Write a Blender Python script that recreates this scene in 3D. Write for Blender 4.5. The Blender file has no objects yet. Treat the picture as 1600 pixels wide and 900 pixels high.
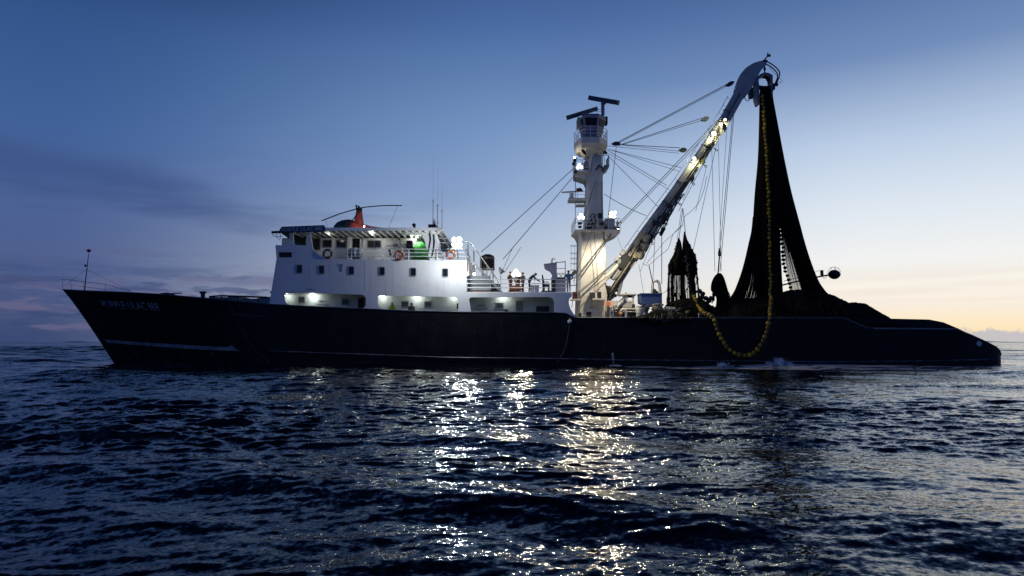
import bpy, bmesh, math, random
import numpy as np
from mathutils import Vector, Matrix
from mathutils.geometry import tessellate_polygon

# ------------------------------------------------------------------ scene, camera, sky, exposure
S = bpy.context.scene
COL = S.collection
R = math.radians
F, CAM, PITCH = 1066.67, Vector((0.0, -53.0, 1.85)), math.atan((534 - 450) / 1066.67)
cam = bpy.data.cameras.new('camera'); camo = bpy.data.objects.new('camera', cam); COL.objects.link(camo)
cam.sensor_width = 36; cam.lens = 24; cam.clip_start = 0.1; cam.clip_end = 20000
camo.location = CAM; camo.rotation_euler = (R(90) + PITCH, 0, 0)
S.camera = camo
S.view_settings.view_transform = 'Standard'; S.view_settings.look = 'None'
S.view_settings.exposure = 0; S.view_settings.gamma = 1; S.view_settings.use_curve_mapping = False
S.render.engine = 'CYCLES'
S.cycles.use_denoising = True
S.cycles.max_bounces = 6; S.cycles.glossy_bounces = 3; S.cycles.diffuse_bounces = 3
S.cycles.transparent_max_bounces = 12
S.cycles.sample_clamp_direct = 0; S.cycles.sample_clamp_indirect = 12
S.cycles.caustics_reflective = False; S.cycles.caustics_refractive = False


def lin(*c):
    return tuple(((v / 255) / 12.92 if v / 255 <= 0.04045 else ((v / 255 + 0.055) / 1.055) ** 2.4) for v in c) + (1,)


class N:
    """small node-tree builder"""
    def __init__(s, tree):
        s.t = tree; s.n = tree.nodes; s.l = tree.links
    def new(s, kind, **kw):
        n = s.n.new('ShaderNode' + kind)
        ins = kw.pop('ins', {})
        for k, v in kw.items(): setattr(n, k, v)
        for k, v in ins.items(): s.put(n.inputs[k], v)
        return n
    def put(s, sock, v):
        if hasattr(v, 'is_output'): s.l.new(v, sock)
        elif hasattr(v, 'outputs'): s.l.new(v.outputs[0], sock)
        else: sock.default_value = v
    def math(s, op, a, b=0.0, c=0.0, clamp=False):
        n = s.new('Math', operation=op, use_clamp=clamp)
        s.put(n.inputs[0], a); s.put(n.inputs[1], b); s.put(n.inputs[2], c)
        return n.outputs[0]
    def mix(s, f, a, b, mode='MIX'):
        n = s.new('Mix', data_type='RGBA', blend_type=mode)
        s.put(n.inputs['Factor'], f); s.put(n.inputs['A'], a) if False else None
        s.put(n.inputs[6], a); s.put(n.inputs[7], b)
        return n.outputs[2]
    def ramp(s, fac, stops, interp='LINEAR'):
        n = s.new('ValToRGB'); e = n.color_ramp.elements; n.color_ramp.interpolation = interp
        while len(e) < len(stops): e.new(0.5)
        for el, (p, c) in zip(e, stops):
            el.position = p; el.color = c if len(c) == 4 else tuple(c) + (1,)
        s.put(n.inputs[0], fac)
        return n.outputs[0]
    def noise(s, vec, scale, detail=4, rough=0.55, out=0, dist=0.0):
        n = s.new('TexNoise'); s.put(n.inputs['Vector'], vec)
        n.inputs['Scale'].default_value = scale; n.inputs['Detail'].default_value = detail
        n.inputs['Roughness'].default_value = rough; n.inputs['Distortion'].default_value = dist
        return n.outputs[out]
    def smooth(s, v, a, b, lo=0.0, hi=1.0):
        n = s.new('MapRange', interpolation_type='SMOOTHSTEP')
        s.put(n.inputs['Value'], v)
        for k, q in (('From Min', a), ('From Max', b), ('To Min', lo), ('To Max', hi)): n.inputs[k].default_value = q
        return n.outputs[0]
    def vec(s, x, y, z):
        n = s.new('CombineXYZ'); s.put(n.inputs[0], x); s.put(n.inputs[1], y); s.put(n.inputs[2], z)
        return n.outputs[0]


def make_world():
    w = bpy.data.worlds.new('World'); S.world = w; w.use_nodes = True
    t = N(w.node_tree); t.n.clear()
    out = t.new('OutputWorld'); bg = t.new('Background')
    tc = t.new('TexCoord'); sep = t.new('SeparateXYZ', ins={0: tc.outputs['Generated']})
    x, y, z = sep.outputs
    el = t.math('MULTIPLY', t.math('ARCSINE', z), 180 / math.pi)            # elevation, degrees
    az = t.math('MULTIPLY', t.math('ARCTAN2', x, y), 180 / math.pi)         # azimuth from +Y, degrees
    e = t.math('DIVIDE', el, 90.0)
    k = lambda deg: deg / 90.0
    def sky_ramp(*q): return t.ramp(e, [(k(d), lin(r, g, b)) for d, r, g, b in q])
    left = sky_ramp((0, 58, 73, 116), (.6, 60, 76, 117), (2.5, 72, 85, 127), (6, 78, 96, 143), (10, 75, 98, 149), (15, 65, 97, 153), (20.6, 55, 88, 143), (23, 50, 82, 136), (29, 22, 40, 88), (37, 12, 25, 60), (90, 8, 17, 44))
    mid = sky_ramp((0, 222, 218, 218), (3, 210, 214, 222), (5, 200, 208, 220), (8, 176, 192, 214), (12.5, 138, 165, 206), (18, 114, 146, 191), (25.5, 75, 107, 163), (27.5, 68, 99, 154), (32.5, 28, 49, 100), (41, 14, 28, 64), (90, 8, 17, 44))
    right = sky_ramp((0, 252, 224, 176), (1.6, 253, 235, 202), (2.7, 249, 238, 224), (4, 250, 244, 230), (6, 243, 243, 242), (10, 222, 232, 242), (14.7, 188, 206, 231), (20.7, 114, 142, 187), (25, 88, 117, 168), (33, 36, 58, 112), (42, 16, 31, 70), (90, 8, 17, 44))
    back = sky_ramp((0, 46, 70, 126), (8, 56, 86, 152), (20, 52, 84, 154), (45, 36, 63, 124), (90, 8, 17, 44))
    c = t.mix(t.smooth(az, -36, 2), left, mid)
    c = t.mix(t.smooth(az, -6, 29), c, right)
    # the afterglow dies away past the sun's bearing and behind the camera
    c = t.mix(t.smooth(az, 46, 84), c, back)
    c = t.mix(t.smooth(az, -50, -90), c, back)
    # clouds live in azimuth / elevation
    v1 = t.vec(t.math('MULTIPLY', az, 0.035), t.math('MULTIPLY', el, 0.22), 3.1)
    n1 = t.noise(v1, 1.6, 5, 0.55, dist=0.4)
    band = t.math('MULTIPLY', t.smooth(el, 0.8, 3), t.smooth(el, 17, 9))
    lf = t.smooth(az, 2, -22)
    dk = t.math('MULTIPLY', t.math('MULTIPLY', t.smooth(n1, 0.5, 0.66), band), lf)
    c = t.mix(t.math('MULTIPLY', dk, 0.4), c, lin(64, 84, 132))
    # long dark wisp on the far left
    wv = t.math('ADD', el, t.math('MULTIPLY', az, 0.10)); 
    wisp = t.math('MULTIPLY', t.math('MULTIPLY', t.smooth(wv, 5.9, 7.6), t.smooth(wv, 10.6, 8.6)), t.math('MULTIPLY', t.smooth(az, -20, -28), t.smooth(n1, 0.3, 0.6)))
    c = t.mix(t.math('MULTIPLY', wisp, 0.55), c, lin(56, 78, 128))
    # rosy streaks low on the left
    v2 = t.vec(t.math('MULTIPLY', az, 0.06), t.math('MULTIPLY', el, 0.75), 9.4)
    n2 = t.noise(v2, 1.5, 4, 0.5, dist=0.3)
    pk = t.math('MULTIPLY', t.math('MULTIPLY', t.smooth(n2, 0.5, 0.68), t.math('MULTIPLY', t.smooth(el, 0.7, 1.8), t.smooth(el, 9, 4))), t.smooth(az, -8, -24))
    c = t.mix(t.math('MULTIPLY', pk, 0.45), c, lin(92, 92, 128))
    # small broken cloud low over the left horizon
    v5 = t.vec(t.math('MULTIPLY', az, 0.16), t.math('MULTIPLY', el, 0.95), 12.0)
    n5 = t.noise(v5, 1.5, 6, 0.6, dist=0.3)
    low = t.math('MULTIPLY', t.math('MULTIPLY', t.smooth(el, 0.15, 0.7), t.smooth(el, 6.5, 3.0)), t.smooth(az, -6, -20))
    c = t.mix(t.math('MULTIPLY', t.math('MULTIPLY', t.smooth(n5, 0.50, 0.60), low), 0.75), c, lin(58, 74, 116))
    c = t.mix(t.math('MULTIPLY', t.math('MULTIPLY', t.smooth(n5, 0.47, 0.38), low), 0.5), c, lin(112, 106, 138))
    # thin warm-grey bands and a lavender bank on the right
    v3 = t.vec(t.math('MULTIPLY', az, 0.03), t.math('MULTIPLY', el, 0.6), 1.7)
    n3 = t.noise(v3, 1.4, 5, 0.55, dist=0.5)
    gb = t.math('MULTIPLY', t.math('MULTIPLY', t.smooth(n3, 0.47, 0.66), t.math('MULTIPLY', t.smooth(el, 1.2, 2.4), t.smooth(el, 7, 3))), t.smooth(az, 18, 30))
    c = t.mix(t.math('MULTIPLY', gb, 0.42), c, lin(228, 212, 206))
    v4 = t.vec(t.math('MULTIPLY', az, 0.42), t.math('MULTIPLY', el, 0.5), 5.0)
    n4 = t.noise(v4, 1.2, 6, 0.6)
    top = t.math('MULTIPLY_ADD', n4, 2.2, -0.15)
    bank = t.math('MULTIPLY', t.smooth(t.math('SUBTRACT', top, el), -0.06, 0.14), t.smooth(az, 26, 33))
    c = t.mix(t.math('MULTIPLY', bank, 0.85), c, lin(188, 188, 200))
    # a share of physical twilight sky with the sun just under the horizon, right of the picture
    sky = t.new('TexSky', sky_type='NISHITA', sun_disc=False, sun_elevation=R(0.5), sun_rotation=R(48))
    sk = t.mix(1.0, sky.outputs[0], (0.09, 0.09, 0.09, 1), 'MULTIPLY')
    c = t.mix(0.006, c, sk)
    # below the horizon the dome only closes off the sea
    c = t.mix(t.smooth(el, -0.4, 0.0, 1, 0), c, lin(34, 44, 80))
    t.put(bg.inputs[0], c); bg.inputs[1].default_value = 1.0
    t.l.new(bg.outputs[0], out.inputs[0])
make_world()

# ------------------------------------------------------------------ helpers
def P(px, py, Y):
    """photo pixel (1600x900) -> world point on the plane y = Y"""
    a = (px - 800) / F; b = (450 - py) / F
    dy = math.cos(PITCH) - b * math.sin(PITCH); dz = math.sin(PITCH) + b * math.cos(PITCH)
    t = (Y - CAM.y) / dy
    return Vector((CAM.x + a * t, Y, CAM.z + dz * t))

def M(Y): return (Y + 53.0) / F            # metres per photo pixel at depth Y

BASE = {}
def thing(name, label, cat, loc, group=None):
    o = bpy.data.objects.new(name, None); COL.objects.link(o); o.location = loc; o.empty_display_size = 0.2
    o['label'] = label; o['category'] = cat
    if group: o['group'] = group
    BASE[o] = Vector(loc)
    return o
def tag(o, label=None, cat=None, group=None, kind=None):
    for k, v in (('label', label), ('category', cat), ('group', group), ('kind', kind)):
        if v: o[k] = v
    return o

class MB:
    def __init__(s): s.v = []; s.f = []; s.m = []; s.k = 0
    def mat(s, k): s.k = k; return s
    def add(s, vs, fs):
        b = len(s.v); s.v += [tuple(q) for q in vs]
        for f in fs: s.f.append([b + i for i in f]); s.m.append(s.k)
        return s
    def box(s, a, b):
        (x0, y0, z0), (x1, y1, z1) = a, b
        return s.add([(x0, y0, z0), (x1, y0, z0), (x1, y1, z0), (x0, y1, z0), (x0, y0, z1), (x1, y0, z1), (x1, y1, z1), (x0, y1, z1)],
                     [(0, 3, 2, 1), (4, 5, 6, 7), (0, 1, 5, 4), (1, 2, 6, 5), (2, 3, 7, 6), (3, 0, 4, 7)])
    def pbox(s, x0, y0, x1, y1, Y0, Y1):
        """box whose near face covers that pixel rectangle at depth Y0"""
        a = P(x0, y1, Y0); b = P(x1, y0, Y0)
        return s.box((min(a.x, b.x), Y0, min(a.z, b.z)), (max(a.x, b.x), Y1, max(a.z, b.z)))
    def bar(s, p, q, w, h=None):
        """square bar between two points"""
        p, q = Vector(p), Vector(q); h = h or w; d = (q - p).normalized()
        u = d.cross(Vector((0, 0, 1)));
        if u.length < 1e-3: u = Vector((1, 0, 0))
        u.normalize(); n = u.cross(d)
        vs = [c + u * (i * w / 2) + n * (j * h / 2) for c in (p, q) for i, j in ((-1, -1), (1, -1), (1, 1), (-1, 1))]
        return s.add(vs, [(0, 1, 2, 3), (7, 6, 5, 4), (0, 4, 5, 1), (1, 5, 6, 2), (2, 6, 7, 3), (3, 7, 4, 0)])
    def tube(s, pts, r, n=6, caps=True):
        pts = [Vector(p) for p in pts]; rs = r if isinstance(r, (list, tuple)) else [r] * len(pts)
        rings = []; u = None
        for i, p in enumerate(pts):
            d = (pts[min(i + 1, len(pts) - 1)] - pts[max(i - 1, 0)])
            d = d.normalized() if d.length > 1e-9 else Vector((0, 0, 1))
            if u is None:
                u = d.orthogonal().normalized()
            else:
                u = (u - d * u.dot(d))
                u = u.normalized() if u.length > 1e-6 else d.orthogonal().normalized()
            w = d.cross(u)
            rings.append([p + (u * math.cos(2 * math.pi * j / n) + w * math.sin(2 * math.pi * j / n)) * rs[i] for j in range(n)])
        vs = [q for rg in rings for q in rg]
        fs = [(i * n + j, i * n + (j + 1) % n, (i + 1) * n + (j + 1) % n, (i + 1) * n + j) for i in range(len(pts) - 1) for j in range(n)]
        if caps: fs += [tuple(range(n))[::-1], tuple(range((len(pts) - 1) * n, len(pts) * n))]
        return s.add(vs, fs)
    def ring(s, c, ax, Rr, r, n=24, m=8):
        ax = Vector(ax).normalized(); u = ax.orthogonal().normalized(); w = ax.cross(u); c = Vector(c)
        vs = []
        for i in range(n):
            a = 2 * math.pi * i / n; d = u * math.cos(a) + w * math.sin(a)
            for j in range(m):
                b = 2 * math.pi * j / m; vs.append(c + d * (Rr + r * math.cos(b)) + ax * (r * math.sin(b)))
        return s.add(vs, [(i * m + j, i * m + (j + 1) % m, ((i + 1) % n) * m + (j + 1) % m, ((i + 1) % n) * m + j) for i in range(n) for j in range(m)])
    def ball(s, c, rx, ry=None, rz=None, n=12, m=8):
        ry = ry or rx; rz = rz or rx; c = Vector(c)
        vs = [c + Vector((0, 0, rz))]
        for i in range(1, m):
            a = math.pi * i / m
            for j in range(n):
                b = 2 * math.pi * j / n; vs.append(c + Vector((rx * math.sin(a) * math.cos(b), ry * math.sin(a) * math.sin(b), rz * math.cos(a))))
        vs.append(c - Vector((0, 0, rz)))
        fs = [(0, 1 + j, 1 + (j + 1) % n) for j in range(n)]
        for i in range(m - 2):
            o = 1 + i * n; fs += [(o + j, o + n + j, o + n + (j + 1) % n, o + (j + 1) % n) for j in range(n)]
        o = 1 + (m - 2) * n; fs += [(o + j, len(vs) - 1, o + (j + 1) % n) for j in range(n)]
        return s.add(vs, fs)
    def plate(s, outer, holes=(), d=(0, 0.1, 0)):
        """flat sheet with holes, extruded along d"""
        d = Vector(d); loops = [[Vector(p) for p in outer]] + [[Vector(p) for p in h] for h in holes]
        tri = tessellate_polygon(loops); flat = [p for l in loops for p in l]; n = len(flat)
        s.add(flat + [p + d for p in flat], [tuple(t) for t in tri] + [tuple(i + n for i in t)[::-1] for t in tri])
        o = 0
        fs = []
        for l in loops:
            k = len(l); fs += [(o + i, o + (i + 1) % k, n + o + (i + 1) % k, n + o + i) for i in range(k)]; o += k
        b = len(s.v) - 2 * n
        for f in fs: s.f.append([b + i for i in f]); s.m.append(s.k)
        return s
    def loft(s, rings, caps=True, closed=True):
        n = len(rings[0]); vs = [q for r in rings for q in r]; e = n if closed else n - 1
        fs = [(i * n + j, i * n + (j + 1) % n, (i + 1) * n + (j + 1) % n, (i + 1) * n + j) for i in range(len(rings) - 1) for j in range(e)]
        if caps: fs += [tuple(range(n))[::-1], tuple(range((len(rings) - 1) * n, len(rings) * n))]
        return s.add(vs, fs)
    def rail(s, line, h, rows=3, r=0.025, post=1.4, skip=()):
        """guard rail along a deck-edge line: posts and rows of pipe"""
        line = [Vector(p) for p in line]; up = Vector((0, 0, 1))
        for k in range(rows):
            z = h * (1 - k / rows); s.tube([p + up * z for p in line], r, 5)
        L = 0; acc = 0
        for a, b in zip(line, line[1:]):
            d = (b - a).length; m = max(1, round(d / post))
            for i in range(m + 1): q = a.lerp(b, i / m); s.tube([q, q + up * h], r, 5)
        return s
    def build(s, name, mats, parent=None, smooth=False, label=None):
        me = bpy.data.meshes.new(name); base = Vector((0, 0, 0)); q = parent
        while q is not None:
            if q in BASE: base = BASE[q]; break
            q = q.parent
        me.from_pydata([(a - base.x, b - base.y, c - base.z) for a, b, c in s.v], [], s.f)
        mats = mats if isinstance(mats, (list, tuple)) else [mats]
        for mt in mats: me.materials.append(mt)
        me.polygons.foreach_set('material_index', [min(k, len(mats) - 1) for k in s.m])
        bm = bmesh.new(); bm.from_mesh(me); bmesh.ops.recalc_face_normals(bm, faces=bm.faces); bm.to_mesh(me); bm.free()
        if smooth: me.polygons.foreach_set('use_smooth', [True] * len(me.polygons))
        me.update()
        o = bpy.data.objects.new(name, me); COL.objects.link(o)
        if parent is not None: o.parent = parent
        if label: o['label'] = label
        return o

def rrect(x0, y0, x1, y1, r, n=4, Y=0.0, corners=(1, 1, 1, 1)):
    """rounded pixel rectangle -> world points at depth Y (corners: tl tr br bl)"""
    pts = []
    for (cx, cy, a0, k) in ((x0 + r, y0 + r, 180, 0), (x1 - r, y0 + r, 270, 1), (x1 - r, y1 - r, 0, 2), (x0 + r, y1 - r, 90, 3)):
        if corners[k]:
            for i in range(n + 1):
                a = R(a0 + 90 * i / n); pts.append((cx + r * math.cos(a), cy + r * math.sin(a)))
        else:
            pts.append(((x0, x1, x1, x0)[k], (y0, y0, y1, y1)[k]))
    return [P(x, y, Y) for x, y in pts]

def curve(pts, n=8):
    """Catmull-Rom through points (any dimension)"""
    p = [np.array(q, float) for q in pts]; p = [2 * p[0] - p[1]] + p + [2 * p[-1] - p[-2]]; out = []
    for i in range(1, len(p) - 2):
        for j in range(n):
            t = j / n; a, b, c, d = p[i - 1:i + 3]
            out.append(0.5 * (2 * b + (c - a) * t + (2 * a - 5 * b + 4 * c - d) * t * t + (3 * b - a - 3 * c + d) * t ** 3))
    out.append(p[-2]); return out

def sag(a, b, k=0.03, n=10):
    a, b = Vector(a), Vector(b); L = (b - a).length
    return [a.lerp(b, i / n) - Vector((0, 0, 4 * k * L * (i / n) * (1 - i / n))) for i in range(n + 1)]

def text_geo(txt):
    """letters as (2-D verts, faces) in a unit-high box, origin at the left foot"""
    cu = bpy.data.curves.new('lettering', 'FONT'); cu.body = txt; cu.size = 1; cu.align_x = 'LEFT'; cu.resolution_u = 2
    cu.offset = 0.008
    o = bpy.data.objects.new('lettering', cu); COL.objects.link(o)
    dg = bpy.context.evaluated_depsgraph_get(); dg.update()
    me = bpy.data.meshes.new_from_object(o.evaluated_get(dg))
    v = [(p.co.x, p.co.y) for p in me.vertices]; f = [tuple(p.vertices) for p in me.polygons]
    bpy.data.objects.remove(o); bpy.data.curves.remove(cu); bpy.data.meshes.remove(me)
    a = np.array(v); lo = a.min(0); hi = a.max(0)
    a = (a - lo) / (hi - lo)
    return a, f

def lettering(txt, box, fn, mat, parent, name='lettering'):
    """text stretched over a quad: box = (tl, tr, br, bl) in pixels, fn(px, py) -> world point"""
    a, f = text_geo(txt); tl, tr, br, bl = [np.array(q, float) for q in box]
    vs = []
    for u, v in a:
        q = (tl * (1 - u) + tr * u) * v + (bl * (1 - u) + br * u) * (1 - v); vs.append(fn(q[0], q[1]))
    m = MB(); m.add(vs, f); return m.build(name, mat, parent)

# ------------------------------------------------------------------ materials
def material(name, base, rough=0.5, metal=0.0, wear=None, wear_amt=0.35, scale=1.0, streak=0.0, streak_col=(0.16, 0.09, 0.05), bump=0.0, coat=0.0, spec=0.5):
    m = bpy.data.materials.new(name); m.use_nodes = True; t = N(m.node_tree); t.n.clear()
    out = t.new('OutputMaterial'); b = t.new('BsdfPrincipled'); t.l.new(b.outputs[0], out.inputs[0])
    g = t.new('NewGeometry'); pos = g.outputs['Position']
    base = tuple(base) + (1,) if len(base) == 3 else base
    wear = tuple(wear) + (1,) if wear else tuple(q * 0.6 for q in base[:3]) + (1,)
    n = t.noise(pos, 1.3 * scale, 6, 0.6)
    c = t.mix(t.math('MULTIPLY', t.smooth(n, 0.42, 0.7), wear_amt), base, wear)
    if streak:
        mp = t.new('Mapping'); t.put(mp.inputs[0], pos); mp.inputs['Scale'].default_value = (3.2, 3.2, 0.22)
        n2 = t.noise(mp.outputs[0], 1.0, 5, 0.65)
        c = t.mix(t.math('MULTIPLY', t.smooth(n2, 0.56, 0.76), streak), c, tuple(streak_col) + (1,))
    t.put(b.inputs['Base Color'], c)
    t.put(b.inputs['Roughness'], t.math('ADD', rough - 0.08, t.math('MULTIPLY', n, 0.16)))
    b.inputs['Metallic'].default_value = metal; b.inputs['Specular IOR Level'].default_value = spec
    if coat: b.inputs['Coat Weight'].default_value = coat
    if bump:
        bp = t.new('Bump'); bp.inputs['Strength'].default_value = bump; bp.inputs['Distance'].default_value = 0.05
        t.put(bp.inputs['Height'], t.noise(pos, 2.2 * scale, 5, 0.6)); t.l.new(bp.outputs[0], b.inputs['Normal'])
    return m

def glow(name, col, strength):
    m = bpy.data.materials.new(name); m.use_nodes = True; t = N(m.node_tree); t.n.clear()
    out = t.new('OutputMaterial'); e = t.new('Emission'); e.inputs[0].default_value = tuple(col) + (1,); e.inputs[1].default_value = strength
    t.l.new(e.outputs[0], out.inputs[0]); return m

def glass(name, tint=(0.01, 0.015, 0.02)):
    m = material(name, tint, 0.12, wear_amt=0.2); return m

WHITE = material('white_ship_paint', (0.72, 0.73, 0.72), 0.42, wear=(0.58, 0.57, 0.54), wear_amt=0.45, scale=0.6, streak=0.42, streak_col=(0.30, 0.24, 0.18), bump=0.14)
CREAM = material('cream_mast_paint', (0.68, 0.66, 0.58), 0.45, wear=(0.5, 0.46, 0.38), wear_amt=0.5, streak=0.35, bump=0.1)
NAVY = material('dark_navy_hull_paint', (0.006, 0.0062, 0.0072), 0.5, spec=0.2, wear=(0.016, 0.015, 0.016), wear_amt=0.8, scale=0.7, streak=0.7, streak_col=(0.036, 0.024, 0.019), bump=0.3)
GREY = material('grey_marine_paint', (0.26, 0.28, 0.28), 0.5, streak=0.2)
STEEL = material('galvanised_steel', (0.34, 0.35, 0.35), 0.42, metal=0.6)
DARK = material('dark_steel', (0.035, 0.036, 0.04), 0.55)
BLACK = material('black_rubber', (0.012, 0.012, 0.013), 0.7)
WIRE = material('greased_wire_rope', (0.03, 0.03, 0.032), 0.6)
ROPE = material('pale_rope', (0.30, 0.27, 0.2), 0.85)
NET = material('black_tarred_netting', (0.008, 0.0072, 0.0065), 0.95, wear=(0.013, 0.011, 0.008), wear_amt=0.8, scale=3, bump=0.5, spec=0.06)
NETB = material('brown_netting', (0.014, 0.011, 0.008), 0.95, spec=0.08, wear=(0.03, 0.023, 0.012), wear_amt=0.8, scale=4, bump=0.5)
def vary(m, amt):
    """each object its own share of dirt and fading"""
    t = N(m.node_tree); b = [q for q in m.node_tree.nodes if q.type == 'BSDF_PRINCIPLED'][0]; src = b.inputs['Base Color'].links[0].from_socket
    oi = t.new('ObjectInfo'); f = t.math('MULTIPLY_ADD', oi.outputs['Random'], amt, 1 - amt * .7); hv = t.new('HueSaturation'); t.put(hv.inputs['Color'], src); t.put(hv.inputs['Value'], f)
    t.put(hv.inputs['Saturation'], t.math('MULTIPLY_ADD', oi.outputs['Random'], .3, .95)); t.l.new(hv.outputs[0], b.inputs['Base Color']); return m
FLOAT = material('yellow_foam_float', (0.40, 0.27, 0.035), 0.65, wear=(0.11, 0.085, 0.03), wear_amt=0.8, scale=5)
vary(FLOAT, 1.0)
FLOATD = material('dark_foam_float', (0.03, 0.024, 0.014), 0.7)
GLASS = glass('dark_window_glass')
RED = material('red_paint', (0.40, 0.07, 0.035), 0.35, coat=0.3)
REDFLAG = material('red_cloth', (0.32, 0.015, 0.02), 0.8)
ORANGE = material('orange_plastic', (0.30, 0.075, 0.025), 0.5)
BLUE = material('blue_paint', (0.055, 0.105, 0.25), 0.45, streak=0.1)
GREEN = material('bright_green_tarp', (0.08, 0.52, 0.09), 0.55, wear=(0.05, 0.36, 0.06))
LILAC = material('lilac_grey_paint', (0.27, 0.26, 0.34), 0.5)
BOARD = material('navy_name_board', (0.02, 0.035, 0.085), 0.4)
LETTER = material('white_lettering', (0.30, 0.30, 0.32), 0.6)
LETTERB = material('pale_blue_lettering', (0.35, 0.42, 0.55), 0.6)
LETTERD = material('dark_lettering', (0.03, 0.03, 0.035), 0.6)
FABRIC_D = material('dark_fabric', (0.018, 0.018, 0.022), 0.9)
HIVIS = material('yellow_hi_vis_fabric', (0.55, 0.58, 0.05), 0.8)
BLUECL = material('blue_coverall_fabric', (0.06, 0.13, 0.30), 0.9)
BROWNCL = material('brown_fabric', (0.15, 0.09, 0.05), 0.9)
CHECK = material('grey_patterned_fabric', (0.10, 0.09, 0.09), 0.9)
SKIN = material('skin', (0.30, 0.17, 0.11), 0.6)
HAIR = material('dark_hair', (0.012, 0.010, 0.009), 0.7)
HELMET = material('white_helmet_plastic', (0.75, 0.75, 0.72), 0.35)
L_WHITE = glow('cool_lamp_lens', (0.93, 0.98, 1.0), 40)
L_WARM = glow('warm_lamp_lens', (1.0, 0.86, 0.62), 40)
L_BOOM = glow('yellowish_lamp_lens', (1.0, 0.93, 0.55), 9)
L_TUBE = glow('fluorescent_tube', (0.90, 1.0, 0.95), 14)
L_RED = glow('red_signal_lens', (1.0, 0.16, 0.05), 0.7)

def lamp(name, loc, watts, col, size=0.12, parent=None, aim=None, cone=150, blend=0.7):
    d = bpy.data.lights.new(name, 'SPOT' if aim else 'POINT'); d.energy = watts;
    if aim: d.spot_size = R(cone); d.spot_blend = blend
    d.color = col; d.shadow_soft_size = size
    o = bpy.data.objects.new(name, d); COL.objects.link(o)
    if parent is not None:
        base = Vector((0, 0, 0)); q = parent
        while q is not None:
            if q in BASE: base = BASE[q]; break
            q = q.parent
        o.parent = parent; o.location = Vector(loc) - base
    else: o.location = loc
    if aim: o.rotation_euler = Vector(aim).to_track_quat('-Z', 'Y').to_euler()
    return o
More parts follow.
